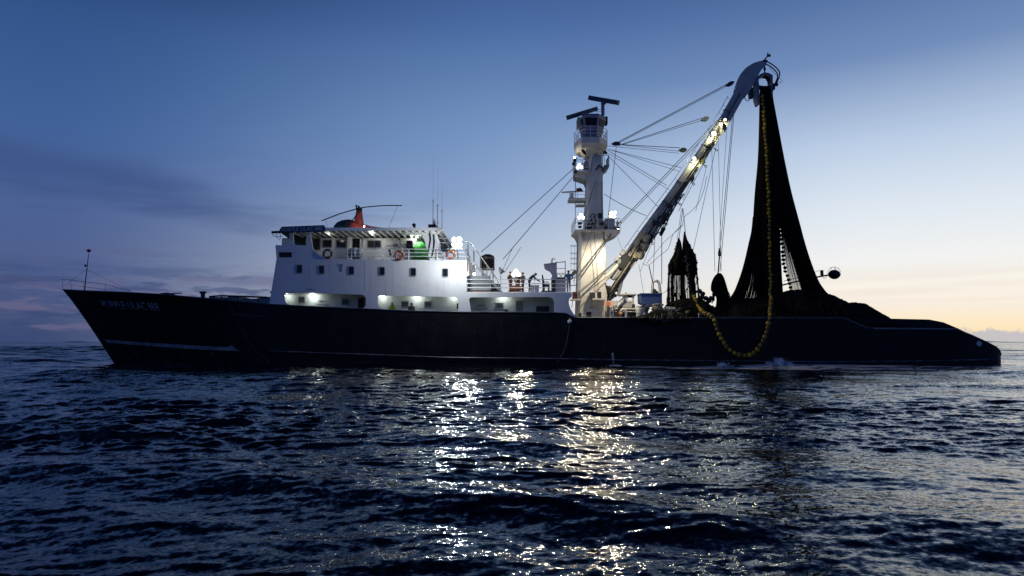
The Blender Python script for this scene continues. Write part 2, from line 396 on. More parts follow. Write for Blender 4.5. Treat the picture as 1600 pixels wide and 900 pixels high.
# ------------------------------------------------------------------ the sea
def make_sea():
    rng = np.random.default_rng(11)
    th = np.concatenate([np.linspace(-52, 52, 1000), np.linspace(52, 308, 130)[1:-1]]) * math.pi / 180
    r = np.concatenate([[0.0], np.geomspace(1.5, 220, 1150), np.geomspace(220, 2600, 340)[1:], np.geomspace(2600, 9500, 30)[1:]])
    nt, nr = len(th), len(r)
    X = (np.sin(th)[None, :] * r[:, None]).ravel(); Y = (np.cos(th)[None, :] * r[:, None] + CAM.y).ravel()
    dr = np.gradient(r); sp = np.repeat(np.maximum(dr, r * 0.0018), nt).astype(np.float32)
    Z = np.zeros_like(X); DX = np.zeros_like(X); DY = np.zeros_like(X)
    X, Y, Z, DX, DY = (q.astype(np.float32) for q in (X, Y, Z, DX, DY))
    K = 150
    lam = np.exp(rng.uniform(math.log(0.15), math.log(16), K))
    lam = np.concatenate([lam, np.geomspace(16.5, 85, 34)]); K = len(lam)
    # gusts: patches of calmer and livelier water
    gust = np.zeros_like(X)
    for i in range(14):
        L = math.exp(rng.uniform(math.log(5), math.log(30))); a = rng.uniform(0, 6.28)
        gust += np.cos(2 * math.pi / L * (X * math.cos(a) * .6 + Y * math.sin(a)) + rng.uniform(0, 6.28))
    gust = np.clip(1 + gust * 0.2, 0.35, 1.75)
    # slopes set for tone: steeper towards bow and far out darkens, flatter astern brightens
    q = np.clip((X + 26) / 52, 0, 1); steep = 1.6 - 1.04 * q * q * (3 - 2 * q)
    q = np.clip((np.hypot(X, Y - CAM.y) - 55) / 150, 0, 1); far = 1 + 1.5 * q * steep
    q = np.clip((np.hypot(X, Y - CAM.y) - 260) / 900, 0, 1); open_sea = q * q * (3 - 2 * q)
    for i in range(K):
        L = lam[i]
        main = R(-112) if L > 1.5 else R(-96)
        a = main + rng.normal() * (0.30 if L > 1.5 else 0.5)
        s = 0.043 if L < 0.45 else 0.033 if L < 0.9 else 0.022 if L < 2.2 else 0.0145 if L < 7 else 0.012 if L < 16.2 else 0.034
        k = 2 * math.pi / L; A = s / k
        fade = np.clip((L / sp - 2.2) / 2.0, 0, 1)
        ph = k * (X * math.cos(a) + Y * math.sin(a)) + rng.uniform(0, 6.28)
        w = A * fade * (gust * steep if L < 1.2 else steep if L < 7 else 1.0)
        if L > 16.2: w = w * open_sea
        elif L > 2.2: w = w * far
        sn = np.sin(ph)
        Z += w * np.cos(ph); DX -= 0.9 * w * math.cos(a) * sn; DY -= 0.9 * w * math.sin(a) * sn
    # gusts: patches of calmer and livelier water
    co = np.stack([X + DX, Y + DY, Z], 1).astype(np.float32)
    i0 = np.arange(nr - 1)[:, None] * nt; j = np.arange(nt)[None, :]; j1 = (j + 1) % nt
    q = np.stack([i0 + j, i0 + j1, i0 + nt + j1, i0 + nt + j], -1).reshape(-1, 4)[nt:]      # skip the degenerate first ring
    c0 = np.stack([np.full(nt, nt * 0), nt + np.arange(nt), nt + (np.arange(nt) + 1) % nt], -1)
    me = bpy.data.meshes.new('sea_water'); me.vertices.add(len(co)); me.vertices.foreach_set('co', co.ravel())
    nl = q.size + c0.size; me.loops.add(nl); me.loops.foreach_set('vertex_index', np.concatenate([q.ravel(), c0.ravel()]).astype(np.int32))
    tot = np.concatenate([np.full(len(q), 4), np.full(len(c0), 3)]).astype(np.int32)
    me.polygons.add(len(tot)); me.polygons.foreach_set('loop_start', (np.cumsum(tot) - tot).astype(np.int32))
    me.update(calc_edges=True); me.validate()
    me.polygons.foreach_set('use_smooth', [True] * len(me.polygons))
    o = bpy.data.objects.new('sea_water', me); COL.objects.link(o); o['kind'] = 'structure'
    m = bpy.data.materials.new('sea_water'); m.use_nodes = True; t = N(m.node_tree); t.n.clear()
    out = t.new('OutputMaterial'); b = t.new('BsdfPrincipled'); t.l.new(b.outputs[0], out.inputs[0])
    g = t.new('NewGeometry'); pos = g.outputs['Position']; sep = t.new('SeparateXYZ', ins={0: pos})
    x, y, z = sep.outputs
    p2 = t.vec(x, t.math('MULTIPLY', y, 1.25), 0.0)
    # capillary ripples as slopes, in two sizes; gust patches change their strength
    gust = t.noise(t.vec(t.math('MULTIPLY', x, 0.05), t.math('MULTIPLY', y, 0.11), 0), 1.0, 3, 0.5)
    amt = t.smooth(gust, 0.36, 0.62, 0.5, 1.0)
    def slope(scale, detail, k):
        n = t.noise(p2, scale, detail, 0.6, out=1)
        v = t.new('VectorMath', operation='SUBTRACT', ins={0: n, 1: (0.5, 0.5, 0.5)})
        v2 = t.new('VectorMath', operation='MULTIPLY', ins={0: v.outputs[0], 1: (k, k, 0)})
        return v2.outputs[0]
    s = t.new('VectorMath', operation='ADD', ins={0: slope(6.0, 1, 0.5), 1: slope(17.0, 1, 0.5)}).outputs[0]
    # far out, where the mesh no longer carries the short waves, chop is slopes too
    far = t.smooth(t.math('ABSOLUTE', t.math('ADD', y, 53)), 22, 200, 0.0, 2.4)
    sc = t.new('VectorMath', operation='SCALE'); t.put(sc.inputs[0], s); t.put(sc.inputs['Scale'], t.math('ADD', amt, t.math('MULTIPLY', far, 0.3)))
    nn = t.new('VectorMath', operation='ADD', ins={0: g.outputs['Normal'], 1: sc.outputs[0]})
    nz = t.new('VectorMath', operation='NORMALIZE', ins={0: nn.outputs[0]})
    # foam on the water along the after part of the hull
    w1 = t.math('MULTIPLY', t.math('MULTIPLY', t.smooth(x, 2, 14), t.smooth(x, 40, 26)), t.math('MULTIPLY', t.smooth(y, -11, -2.5), t.smooth(y, 2.0, 0.0)))
    fn = t.noise(t.vec(t.math('MULTIPLY', x, 0.55), t.math('MULTIPLY', y, 1.5), 0), 1.0, 7, 0.68, dist=0.8)
    foam = t.math('MULTIPLY', t.smooth(t.math('ADD', fn, t.math('MULTIPLY', w1, 0.2)), 0.6, 0.72), t.smooth(w1, 0.03, 0.3))
    t.put(b.inputs['Base Color'], t.mix(foam, (0.001, 0.0026, 0.006, 1), (0.42, 0.44, 0.46, 1)))
    t.put(b.inputs['Roughness'], t.math('ADD', 0.05, t.math('MULTIPLY', foam, 0.6)))
    b.inputs['IOR'].default_value = 1.29
    t.put(b.inputs['Normal'], nz.outputs[0])
    me.materials.append(m)
make_sea()

# ------------------------------------------------------------------ the ship: hull
CY = 6.5                                          # centreline depth
ship = thing('fishing_vessel', 'long dark navy hulled tuna fishing ship with white bridge block, floodlit mast and raised boom', 'fishing ship', (0, CY, 0))
EDGE = [(98, 453, 0.12), (115, 453.8, .95), (130, 454.6, 1.7), (165, 456, 3.0), (205, 457.7, 4.1), (250, 460.3, 5.0), (315, 466, 6.1), (368, 470.5, 6.5), (421, 476, 6.5),
        (500, 480, 6.5), (570, 483, 6.5), (640, 486.2, 6.5), (725, 488, 6.5), (865, 489, 6.5), (884, 490.2, 6.5), (899, 497, 6.5), (1000, 497, 6.5), (1200, 497, 6.5),
        (1318, 497.3, 6.5), (1356, 513, 6.5), (1420, 513.5, 6.5), (1494, 514.5, 6.4), (1520, 525, 6.3), (1545, 536.5, 6.1), (1557, 543, 5.9), (1562, 548, 5.7), (1564, 555, 5.5)]
ex, ez, eh = [], [], []
for a, b, h in EDGE:
    p = P(a, b, CY - h); ex.append(p.x); ez.append(p.z); eh.append(h)
ex, ez, eh = map(np.array, (ex, ez, eh))
XS = np.unique(np.concatenate([ex, np.linspace(ex[0], ex[-1], 170)]))
ZT = np.interp(XS, ex, ez); HT = np.interp(XS, ex, eh)
ZB = -1.6
stem_t = P(98, 453, CY); stem_w = P(178, 564, CY)
def rake(v):                                     # stem x shift at height share v (1 = deck edge)
    full = (stem_w.x - stem_t.x) * 1.22
    return full * (1 - v) ** 0.92
fall = np.clip(1 - (XS - XS[0]) / 24.0, 0, 1) ** 1.15
flare = np.clip(1 - (XS - XS[0]) / 19.0, 0, 1)
VR = np.linspace(0, 1, 15)
def row(v):
    x = XS + rake(v) * fall - np.clip((XS - XS[-1] + 3) / 3, 0, 1) * (1 - v) * 0.1
    z = ZB + v * (ZT - ZB)
    h = HT * (1 - 0.62 * flare * (1 - v) ** 0.8)
    return x, z, h
ROWS = [row(v) for v in np.linspace(0, 1, 41)]
def hull_y(x, z):
    """depth of the near hull side at a ship position"""
    hs, xs, zs = [], [], []
    hh = [np.interp(x, rx, rh) for rx, rz, rh in ROWS]; zz = [np.interp(x, rx, rz) for rx, rz, rh in ROWS]
    return CY - float(np.interp(z, zz, hh))
def on_hull(px, py, off=0.03):
    Y = 0.0
    for _ in range(8): p = P(px, py, Y); Y = hull_y(p.x, p.z)
    return P(px, py, Y - off)
m = MB(); nx = len(XS)
for side in (-1, 1):
    rings = [[(x, CY + side * h, z) for x, z, h in zip(*row(v))] for v in VR]
    m.loft(rings, caps=False, closed=False)
# transom, and the bottom
tr = [[(x[-1], CY + s * h[-1], z[-1]) for x, z, h in (row(v) for v in VR)] for s in (-1, -.5, 0, .5, 1)]
m.loft(tr, caps=False, closed=False)
hull = m.build('hull', NAVY, ship, smooth=True)
mod = hull.modifiers.new('weld', 'WELD'); mod.merge_threshold = 0.01
# deck inside the bulwarks
m = MB()
i0 = 4
dk = [[(x, CY + s * (h * 0.97 - 0.1), max(z - 1.15, 2.0)) for x, z, h in zip(XS[i0:-4], ZT[i0:-4], HT[i0:-4])] for s in (-1, 1)]
m.loft(dk, caps=False, closed=False); m.build('deck', GREY, ship)
# bulwark cap rail: a worn pale pipe along the top of the side
m = MB(); cap = [(x, CY - h, z + 0.02) for x, z, h in zip(XS, ZT, HT)]
for k in (1, -1): m.tube([(x, CY + k * (y - CY), z) for x, y, z in cap], 0.055, 6)
m.build('cap_rail', material('worn_navy_cap_paint', (0.05, 0.055, 0.07), 0.4, wear=(0.14, 0.14, 0.14), wear_amt=0.7, scale=2), ship, smooth=True)
# rubbing strake near the waterline
m = MB()
sk = [(420, 548.5), (500, 551.5), (600, 555), (700, 558.6), (850, 560.5), (1000, 562.5), (1150, 564), (1300, 565.3), (1440, 564.2), (1556, 561.5)]
sp = [on_hull(a, b, 0.05) for a, b in curve(sk, 6)]
m.tube(sp, 0.06, 6); m.build('rubbing_strake', material('scuffed_strake_paint', (0.05, 0.05, 0.06), 0.4, wear=(0.20, 0.20, 0.21), wear_amt=0.9, scale=1.2), ship)
# broad white stripe at the bow, ending in a point
m = MB(); top = curve([(164, 530.5), (210, 534), (260, 537.2), (310, 540.2), (355, 542.6)], 6); bot = curve([(168, 535.2), (212, 539), (260, 542.6), (312, 546), (360, 548)], 6)
rg = [[on_hull(*q, .03) for q in top] + [on_hull(362, 538.6, .03), on_hull(366, 543.2, .03)], [on_hull(*q, .03) for q in bot] + [on_hull(364, 548.1, .03), on_hull(374, 548.6, .03)]]
m.loft(rg, caps=False, closed=False)
m.build('bow_stripe', material('white_stripe_paint', (0.34, 0.34, 0.36), 0.5, wear=(0.12, 0.12, 0.12), wear_amt=0.8, scale=1.6, streak=0.4), ship)
# the name on the bow and a small line of lettering further aft
oh = lambda a, b: on_hull(a, b, 0.035)
lettering('PURPLE LILAC 888', ((156, 469.6), (245, 473), (251, 486.5), (163, 480.5)), oh, material('faded_bow_lettering', (0.34, 0.34, 0.36), 0.6), ship, 'lettering')
lettering('OCEAN FISHING', ((366, 489.5), (415, 493.3), (415, 496.6), (366, 492.6)), oh, material('faint_hull_lettering', (0.07, 0.07, 0.075), 0.6), ship, 'lettering')
for a, b, w in ((212, 551, 4), (230, 552, 6), (285, 553, 5), (332, 553, 4)):
    m = MB(); c = on_hull(a, b, 0.03)
    m.tube([c + Vector((-w * .02, 0, -.16)), c + Vector((w * .02, 0, .16))], 0.03, 5); m.tube([c + Vector((w * .03, 0, -.16)), c + Vector((-w * .02, 0, .12))], 0.03, 5)
    m.build('draught_mark', material('worn_draught_paint', (0.06, 0.06, 0.05), 0.6), ship)
# raised stern bulwark, set inboard
m = MB()
ol = [(1322, 498.2), (1366, 497.2), (1452, 499.2), (1474, 503.5), (1499, 514), (1516, 523), (1516, 529), (1322, 522)]
m.plate([P(a, b, 0.9) for a, b in ol], d=(0, 11.2, 0)); m.build('stern_bulwark', NAVY, ship)
m = MB(); m.tube([on_hull(1365, 513.6, .04), on_hull(1430, 513.9, .04), on_hull(1494, 514.6, .04)], 0.05, 6); m.build('stern_moulding', STEEL, ship)
m = MB(); c = on_hull(1529, 537, 0.0); m.tube([c, c - Vector((0, .06, 0))], .16, 14); m.ring(c - Vector((0, .06, 0)), (0, 1, 0), .17, .04, 14, 6)
m.build('stern_fairlead', material('bare_fairlead_metal', (0.75, 0.75, 0.75), 0.35), ship)

# ------------------------------------------------------------------ bridge block
def house_plate(mb, outer, holes=(), Y=0.005, th=0.1): return mb.plate([P(a, b, Y) for a, b in outer], holes, (0, th, 0))
wall = MB()
outl = [(420.8, 475.6), (421, 474), (426.5, 440), (432, 404), (430.2, 384), (432, 382.6), (438, 383.2), (447, 381.6), (452, 380), (452, 358), (458.5, 358), (458.5, 380.5), (460, 382.6),
        (479, 383.6), (480.4, 381), (479, 358), (484, 358)]
outl += [tuple(q) for q in curve([(484.6, 361), (486.2, 372), (488, 384), (492, 392.5), (498, 398.5), (504.5, 402.6)], 4)]
outl += [(506, 404.4), (560, 405), (660, 406.3), (729, 407), (729, 456.8), (893.5, 457.3), (893.5, 463.5), (889.5, 467), (888.6, 473), (891, 482), (896, 490), (903.5, 496.6), (899, 496.6), (884, 489.8), (865, 488.7), (725, 487.7), (640, 485.9), (570, 482.7), (500, 479.7), (421, 475.7)]
holes = [rrect(444.5, 457, 571.5, 490, 6, corners=(1, 1, 1, 0)), rrect(590, 461.8, 716, 487.2, 7), rrect(734, 464.3, 865, 488.6, 5)]
holes[0] = [P(*q, 0.0) for q in [(446, 458), (449, 456.6), (500, 458), (545, 460), (566, 460.4), (570.5, 463), (571.8, 468), (571.8, 477), (569.5, 480.5), (565, 481.8), (500, 479), (455, 476.6), (448, 474.5), (445, 470), (444.6, 461)]]
holes[1] = [P(*q, 0.0) for q in [(590.5, 463.5), (593, 461.8), (650, 463), (711, 464), (715, 466.5), (716.2, 472), (716.2, 484), (714, 486.8), (650, 485.6), (600, 483.4), (593, 480.5), (590.3, 475)]]
holes[2] = [P(*q, 0.0) for q in [(733, 467), (735.5, 464.6), (800, 464.4), (858, 464), (863.5, 466.5), (865.8, 472), (866, 488.0), (800, 487.7), (736, 487)]]
win = [(467.5, 420.3), (502, 421.4), (548.5, 422.7), (596.5, 423.6), (645.3, 425), (695.5, 426)]
for a, b in win: holes.append(rrect(a - 4.6, b - 6.4, a + 4.6, b + 6.4, 2))
holes.append([P(*q, 0.0) for q in [(434.5, 394), (455.8, 394), (455.8, 402.2), (436, 402.2)]])
house_plate(wall, outl, holes, 0.0, 0.12)
xa, xb = P(425, 440, 0).x, P(729, 440, 0).x
zd = P(640, 406, 0).z; zf = P(640, 457, 0).z; zl = P(640, 457.2, 0).z; zk = ZT[np.searchsorted(XS, 0)] - 1.0
# far side, front, after end, decks and the corridor behind the side openings
wall.box((xa, 12.88, zk), (xb, 13.0, zd))
wall.box((xb - .12, 0.13, zf - 2.6), (xb - .003, 12.87, zd))
fa, fb = P(421, 474, 0.13), P(432, 404, 0.13)
wall.add([(fa.x, .13, fa.z), (fb.x, .13, fb.z), (fb.x, 12.87, fb.z), (fa.x, 12.87, fa.z)], [(0, 1, 2, 3)])
superstructure = wall.build('superstructure', WHITE, ship)
m = MB(); m.box((fb.x + .1, .125, zd - .1), (xb - .13, 12.87, zd - .02)); m.build('bridge_deck', GREY, ship)
xe = P(893, 457, 0).x
m = MB(); m.box((fa.x, .125, zf - .03), (xb - .13, 12.87, zf + .1)); m.box((xb, 0.125, zf - .12), (xe, 12.9, zf + .05)); m.build('upper_deck', WHITE, ship)
CORR = material('corridor_paint', (0.62, 0.65, 0.62), 0.5, wear=(0.42, 0.44, 0.42), wear_amt=0.5)
m = MB(); zc = zf - .035
m.box((fa.x + .3, 1.75, zk - .2), (xe - .3, 1.85, zc)); m.box((fa.x + .3, 0.125, zk - .25), (xe - .3, 1.74, zk - .15))
for px in (437, 580.5, 724.5): x = P(px, 470, 0).x; m.box((x - .4, 0.13, zk - .1), (x - .3, 1.74, zc))
x = P(884, 470, 0).x; m.box((x - .4, 0.13, zk - .1), (x - .3, 1.74, zc))
corridor = m.build('corridor_wall', CORR, ship)
def framed(px0, py0, px1, py1, Y, parent, name='window', frame=GREY, pane=GLASS, w=.07, dep=.05):
    m = MB(); a, b = P(px0, py1, Y), P(px1, py0, Y)
    m.mat(0)
    for q in (((a.x - w, Y - dep, b.z), (b.x + w, Y, b.z + w)), ((a.x - w, Y - dep, a.z - w), (b.x + w, Y, a.z)), ((a.x - w, Y - dep, a.z), (a.x, Y, b.z)), ((b.x, Y - dep, a.z), (b.x + w, Y, b.z))): m.box(*q)
    m.mat(1).box((a.x, Y - .02, a.z), (b.x, Y - .004, b.z)); return m.build(name, [frame, pane], parent)
PANE = glass('corridor_window_glass', (0.05, 0.065, 0.06))
for q in ((467, 464.5, 475.5, 472.5), (535, 468, 544.5, 475.5), (628, 471.5, 637.5, 478.5), (664, 472, 673, 479), (775.5, 474, 785.5, 481.5)): framed(*q, 1.74, corridor, pane=PANE)
CLOSED = material('corridor_door_paint', (0.17, 0.17, 0.17), 0.5)
framed(807, 471, 816, 485, 1.74, corridor, 'door', pane=CLOSED); framed(560, 466, 569, 486, 1.74, corridor, 'door', pane=BLACK); framed(788.5, 484, 793, 490, 1.74, corridor, 'vent', pane=BLACK)
m = MB(); m.pbox(713.6, 474, 716, 482, 0.6, 0.75); m.build('fire_hose_box', DARK, ship)
m = MB(); m.pbox(838, 480, 858, 489, 1.2, 1.7); m.pbox(838, 478.5, 858, 479.6, 1.1, 1.7); m.build('corridor_bench', DARK, ship)
oc = lambda a, b: P(a, b, 1.735)
for q in (((497.5, 469.3), (511, 469.8), (511, 472.6), (497.5, 472.1), (493, 474.2), (513.5, 475), (513.5, 477.6), (493, 476.8)),
          ((744, 476.3), (759, 476.3), (759, 479.2), (744, 479.2), (740, 480.8), (762, 480.8), (762, 483.6), (740, 483.6))):
    lettering('OBSERVE', q[:4], oc, LETTERD, corridor); lettering('CLEANLINESS', q[4:], oc, LETTERD, corridor)
# corridor lights
def tube_light(px, py, Y, w=26, half=4.5):
    c = P(px, py, Y); c.z = min(c.z, zc - .09); L = half * M(Y); w *= .46
    f = MB().box((c.x - L, Y - .08, c.z + .03), (c.x + L, Y + .08, c.z + .088)).build('corridor_light', GREY, ship)
    MB().tube([(c.x - L * .95, Y, c.z), (c.x + L * .95, Y, c.z)], .035, 8).build('tube', L_TUBE, f)
    lamp('corridor_bulb', (c.x, Y, c.z - .08), w, (0.92, 1.0, 0.96), .08, ship)
for px, w, hf in ((447.5, 14, 2.5), (488.5, 36, 6.5), (597, 24, 3.5), (651, 34, 5.5), (709, 24, 3.5), (786, 34, 5.5)): tube_light(px, 462, 1.35, w, hf)
# windows in the side
for i, (a, b) in enumerate(win):
    m = MB(); o = rrect(a - 5.2, b - 7, a + 5.2, b + 7, 2.2, Y=-.03); h = rrect(a - 4.0, b - 5.8, a + 4.0, b + 5.8, 1.6, Y=-.03)
    m.mat(0).plate(o, [h], (0, .05, 0)); m.mat(1).plate(rrect(a - 4.5, b - 6.3, a + 4.5, b + 6.3, 2, Y=.05), d=(0, .03, 0)); m.build('window', [GREY, GLASS], superstructure)
m = MB(); m.plate([P(*q, 0.06) for q in [(434.2, 393.7), (456, 393.7), (456, 402.4), (436, 402.4)]], d=(0, .03, 0)); m.build('window', BLACK, superstructure)
# plate seams, drain pipes and small fittings on the side
for px, y0, y1 in ((477, 411, 452), (570, 408, 455), (614, 409, 456), (671, 410, 457)):
    m = MB(); m.tube([P(px, y0, .0), P(px + .3, y1, .0)], .012, 4); m.build('weld_seam', WHITE, superstructure)
m = MB(); m.pbox(532.8, 415, 535, 424, -.04, -.001); m.pbox(531.5, 412.5, 536, 415, -.06, -.001); m.build('side_fitting', GREY, superstructure)
m = MB(); m.tube([P(480, 451.5, -.02), P(492, 452, -.02)], .025, 4); m.build('rain_gutter', GREY, superstructure)
STAIN = material('rust_stain_paint', (0.30, 0.22, 0.16), 0.7)

# bridge roof with its rafters
zr = P(600, 358.9, 0).z; xr0 = P(446, 357, 0).x; xr1 = P(690, 355.5, 0).x
m = MB(); m.box((xr0, -0.15, zr), (xr1, 13.15, zr + .12))
for i in range(24):
    x = xr0 + .5 + i * (xr1 - xr0 - .8) / 23; m.box((x - .05, -.1, zr - .2), (x + .05, 13.1, zr - .004))
m.box((xr0, -.16, zr - .1), (xr1, -.1, zr + .14))
roof = m.build('roof', WHITE, ship)
m = MB()          # front of the roof droops over the wing
fr = P(436, 361.5, .3)
m.plate([P(q, w, -.3) for q, w in ((440, 354.2), (505.5, 351.6), (507.6, 353.4), (507.6, 361), (505, 362), (437, 363.4), (435.6, 361))], d=(0, .2, 0)); nb = m.build('name_board', BOARD, ship)
lettering('PURPLE LILAC 888', ((441.5, 355.8), (504, 353), (504, 359.8), (439.5, 361.8)), lambda a, b: P(a, b, -.31), LETTERB, nb)
m = MB(); m.add([P(437, 363, -.2), P(452, 358.5, -.2), P(452, 373.5, .1), P(452, 358, 6), P(440, 363, 6), P(452, 372, 6)], [(0, 1, 2), (3, 5, 4), (0, 2, 5, 4), (0, 1, 3, 4), (1, 2, 5, 3)])
m.build('wing_soffit', material('dark_green_soffit', (0.06, 0.08, 0.07), 0.6), ship)
m = MB(); m.tube([P(424.5, 363, 1), P(440, 362.3, 1)], .1, 6); m.tube([P(426, 364, 1), P(427, 368.5, 1), P(433, 370.5, 1), P(441, 368.8, 1)], .025, 5)
m.tube([P(432, 365, 1), P(433, 370, 1), P(437, 375.5, 1), P(439, 368, 1), P(436, 363, 1)], .025, 5); m.build('wing_aerial', DARK, ship)
# bridge house behind the side deck
HY = 3.0
zt = zr - .21
def hx(px): return P(px, 390, HY).x
m = MB(); z0 = zd - .02
out = [(hx(440), z0), (hx(440), zt), (hx(648), zt), (hx(648), z0)]
hol = [[(hx(550), z0 + .01), (hx(550), P(0, 369, HY).z), (hx(562), P(0, 369, HY).z), (hx(562), z0 + .01)]]
m.plate([(x, HY, z) for x, z in out], [[(x, HY, z) for x, z in h] for h in hol], (0, .1, 0))
m.box((hx(648), HY, z0), (hx(648) + .1, 12, zt)); m.box((hx(440), HY + .1, z0), (hx(440) + .1, 12, zt)); m.box((hx(545), HY - .55, z0), (hx(549), HY - .01, zt))
bh = m.build('bridge_house', WHITE, ship)
m = MB(); m.box((hx(549), HY + .5, z0), (hx(563), HY + .6, zt)); m.build('doorway', DARK, bh)
for q in ((505, 375.5, 518, 386), (526, 375.5, 540, 386)): framed(*q, HY - .004, bh)
framed(575, 376.5, 584.5, 386.5, HY - .004, bh, pane=BLACK); framed(585.5, 376.5, 595, 386.5, HY - .004, bh)
framed(459, 366, 478, 384, HY - .004, bh, pane=glass('wheelhouse_glass', (0.03, 0.05, 0.045))); framed(489, 373, 500, 390, HY - .004, bh, pane=BLACK)
ob = lambda a, b: P(a, b, HY - .008)
lettering('OBSERVE', ((602.5, 382.8), (617, 382.8), (617, 385.8), (602.5, 385.8)), ob, LETTERD, bh); lettering('CLEANLINESS', ((599.5, 386.8), (620, 386.8), (620, 389.8), (599.5, 389.8)), ob, LETTERD, bh)
m = MB(); m.tube([P(a, b, HY - .04) for a, b in curve([(560, 364), (566, 368), (568, 376), (567.5, 386)], 5)], .05, 6); m.tube([P(560, 364, HY - .5), P(563, 367, HY - .3)], .03, 5); m.build('downpipe', WHITE, bh)
m = MB(); m.tube([P(625.5, 390, HY - .03), P(625, 376, HY - .03), P(624, 367, HY - .03), P(650, 366, HY - .03)], .03, 5); m.build('cable', BLACK, bh)
m = MB(); m.pbox(635, 376, 644, 386, 2.2, 2.9); m.pbox(637, 386, 645, 391, 2.4, 2.9); m.build('air_unit', DARK, bh)
m = MB(); m.pbox(635, 396, 660, 405, 4.5, 7); m.build('deck_locker', WHITE, bh)
# slanted after side panel with its arch
m = MB()
ol = [(630, 366.5), (640, 357.5), (690, 356), (682.5, 368.5), (692.5, 406.5), (671.5, 406.5), (661.5, 369), (658, 366.8), (648, 366.6)]
m.plate([P(a, b, .25) for a, b in ol], d=(0, .12, 0)); sp_ = m.build('side_panel', WHITE, ship)
m = MB()
for a in ((672, 364, 671, 388), (678, 366, 677.5, 392)):
    m.tube([P(q[0], q[1], .2) for q in curve([(a[0], a[1]), (a[0] + .6, (a[1] + a[3]) / 2), (a[2] - .5, a[3]), (a[2] - 2.5, a[3] + 9)], 5)], .05, 6)
m.build('black_hose', BLACK, sp_)
m = MB(); m.tube([P(682.5, 368, .3), P(693, 406, .3)], .05, 6)
for a, b in ((684, 372), (686, 379)): m.tube([P(a, b, .3), P(a + 20, b + 1, 3)], .03, 5)
m.build('awning_frame', WHITE, ship)
m = MB(); m.tube([P(615, 383, 1.6), P(622, 382.5, 1.4), P(626, 389, 1.2), P(629, 396, 1.0)], [.14, .16, .14, .12], 8); m.build('davit', GREY, ship)
m = MB(); m.tube([P(608.5, 390, .5), P(609, 395, .4), P(610.5, 399, .4)], .09, 8); m.build('horn', BLACK, ship)
# guard rails
ral = MB(); zrail = P(650, 389, 0).z - zd
ral.rail([(P(504, 404, 0).x, .06, zd), (P(728, 406, 0).x, .06, zd), (P(728, 406, 0).x, 12.9, zd)], zrail, 3, .028, 2.05); ral.build('guard_rail', WHITE, ship)
z2 = P(800, 437.5, 0).z - zf
ral = MB(); ral.rail([(P(729.5, 457, 0).x, .06, zf + .05), (P(888, 457, 0).x, .06, zf + .05)], z2, 3, .03, 2.9); ral.build('guard_rail', WHITE, ship)
# stairs from the bridge deck down to the boat deck
m = MB(); a, b = P(730, 397, .9), P(781, 454, .9)
for Y in (.7, 1.6):
    m.bar((a.x, Y, a.z - .2), (b.x, Y, b.z), .06, .2)
    m.tube([(a.x - .2, Y, a.z + 1.0), (a.x + .3, Y, a.z + .9), (b.x - .2, Y, b.z + .9), (b.x, Y, b.z)], .03, 6)
    for k in (0.02, .2, .4, .6, .8): q = Vector((a.x, Y, a.z - .1)).lerp(Vector((b.x, Y, b.z)), k); m.tube([q, q + Vector((0, 0, .98))], .025, 5)
for i in range(12): q = Vector((a.x, .7, a.z - .2)).lerp(Vector((b.x, .7, b.z)), (i + .5) / 12); m.box((q.x - .12, .72, q.z - .02), (q.x + .12, 1.58, q.z + .02))
m.build('stairs', STEEL, ship)
# roof aerials, a bow light mast, small fittings
for px, y0, y1 in ((676.5, 240, 352), (683.5, 258, 352), (690.5, 280, 354)):
    m = MB(); a, b = P(px, y1, 3.5), P(px + (.6), y0, 3.5); mid = a.lerp(b, .33)
    m.tube([a - Vector((0, 0, 1)), a, mid, mid + Vector((0, 0, .02)), b], [.05, .05, .03, .012, .005], 6); m.tube([mid - Vector((0, 0, .08)), mid + Vector((0, 0, .1))], .06, 6); m.build('whip_aerial', WHITE, ship)
m = MB(); m.pbox(669, 350.5, 681, 356, 2.5, 3.3); m.build('aerial_base', DARK, ship)
m = MB(); m.ball(P(679, 348, 2.8), .1, .1, .3); m.ball(P(684, 350, 2.8), .09, .09, .22); m.build('aerial_dome', WHITE, ship)
m = MB(); m.tube([P(648, 357, 1), P(647, 352.5, 1)], .1, 8); m.ball(P(646.8, 351.3, 1), .16, .16, .13); m.build('roof_horn', DARK, ship)
m = MB(); a, b = P(132, 455, 5.5), P(138.5, 397, 5.5)
m.tube([a - Vector((0, 0, .6)), a, P(134.5, 432, 5.5), b], [.06, .05, .04, .03], 6); m.ball(P(133.6, 415, 5.5), .1); m.build('bow_flagstaff', DARK, ship)
m = MB()
q0 = [(99, 452.5, 6.3), (112, 453, 5.4), (131, 454.5, 5.0), (165, 456, 3.6)]
q1 = [(97, 437, 6.3), (110, 437.5, 5.4), (131, 440, 5.0), (165, 444.5, 3.6), (205, 455, 2.5)]
m.tube([P(*q) for q in q1], .02, 5); m.tube([P(a, b + 8, c) for a, b, c in q1[:4]], .016, 5)
for a, b in zip(q0, q1): m.tube([P(*a), P(*b)], .02, 5)
m.build('bow_rail', STEEL, ship)
m = MB(); m.tube([P(317, 469, 2.5), P(317, 457, 2.5)], .17, 10); m.tube([P(317, 458.5, 2.5), P(317, 455.6, 2.5)], .27, 10); m.build('bollard_post', DARK, ship)
m = MB(); m.tube([P(327, 463.5, 2), P(345, 462, 2), P(417, 464.5, 2)], .07, 6)
for px in (330, 346, 372, 403): m.tube([P(px, 463, 2), P(px, 475, 2)], .05, 6)
m.build('foredeck_rail', DARK, ship)
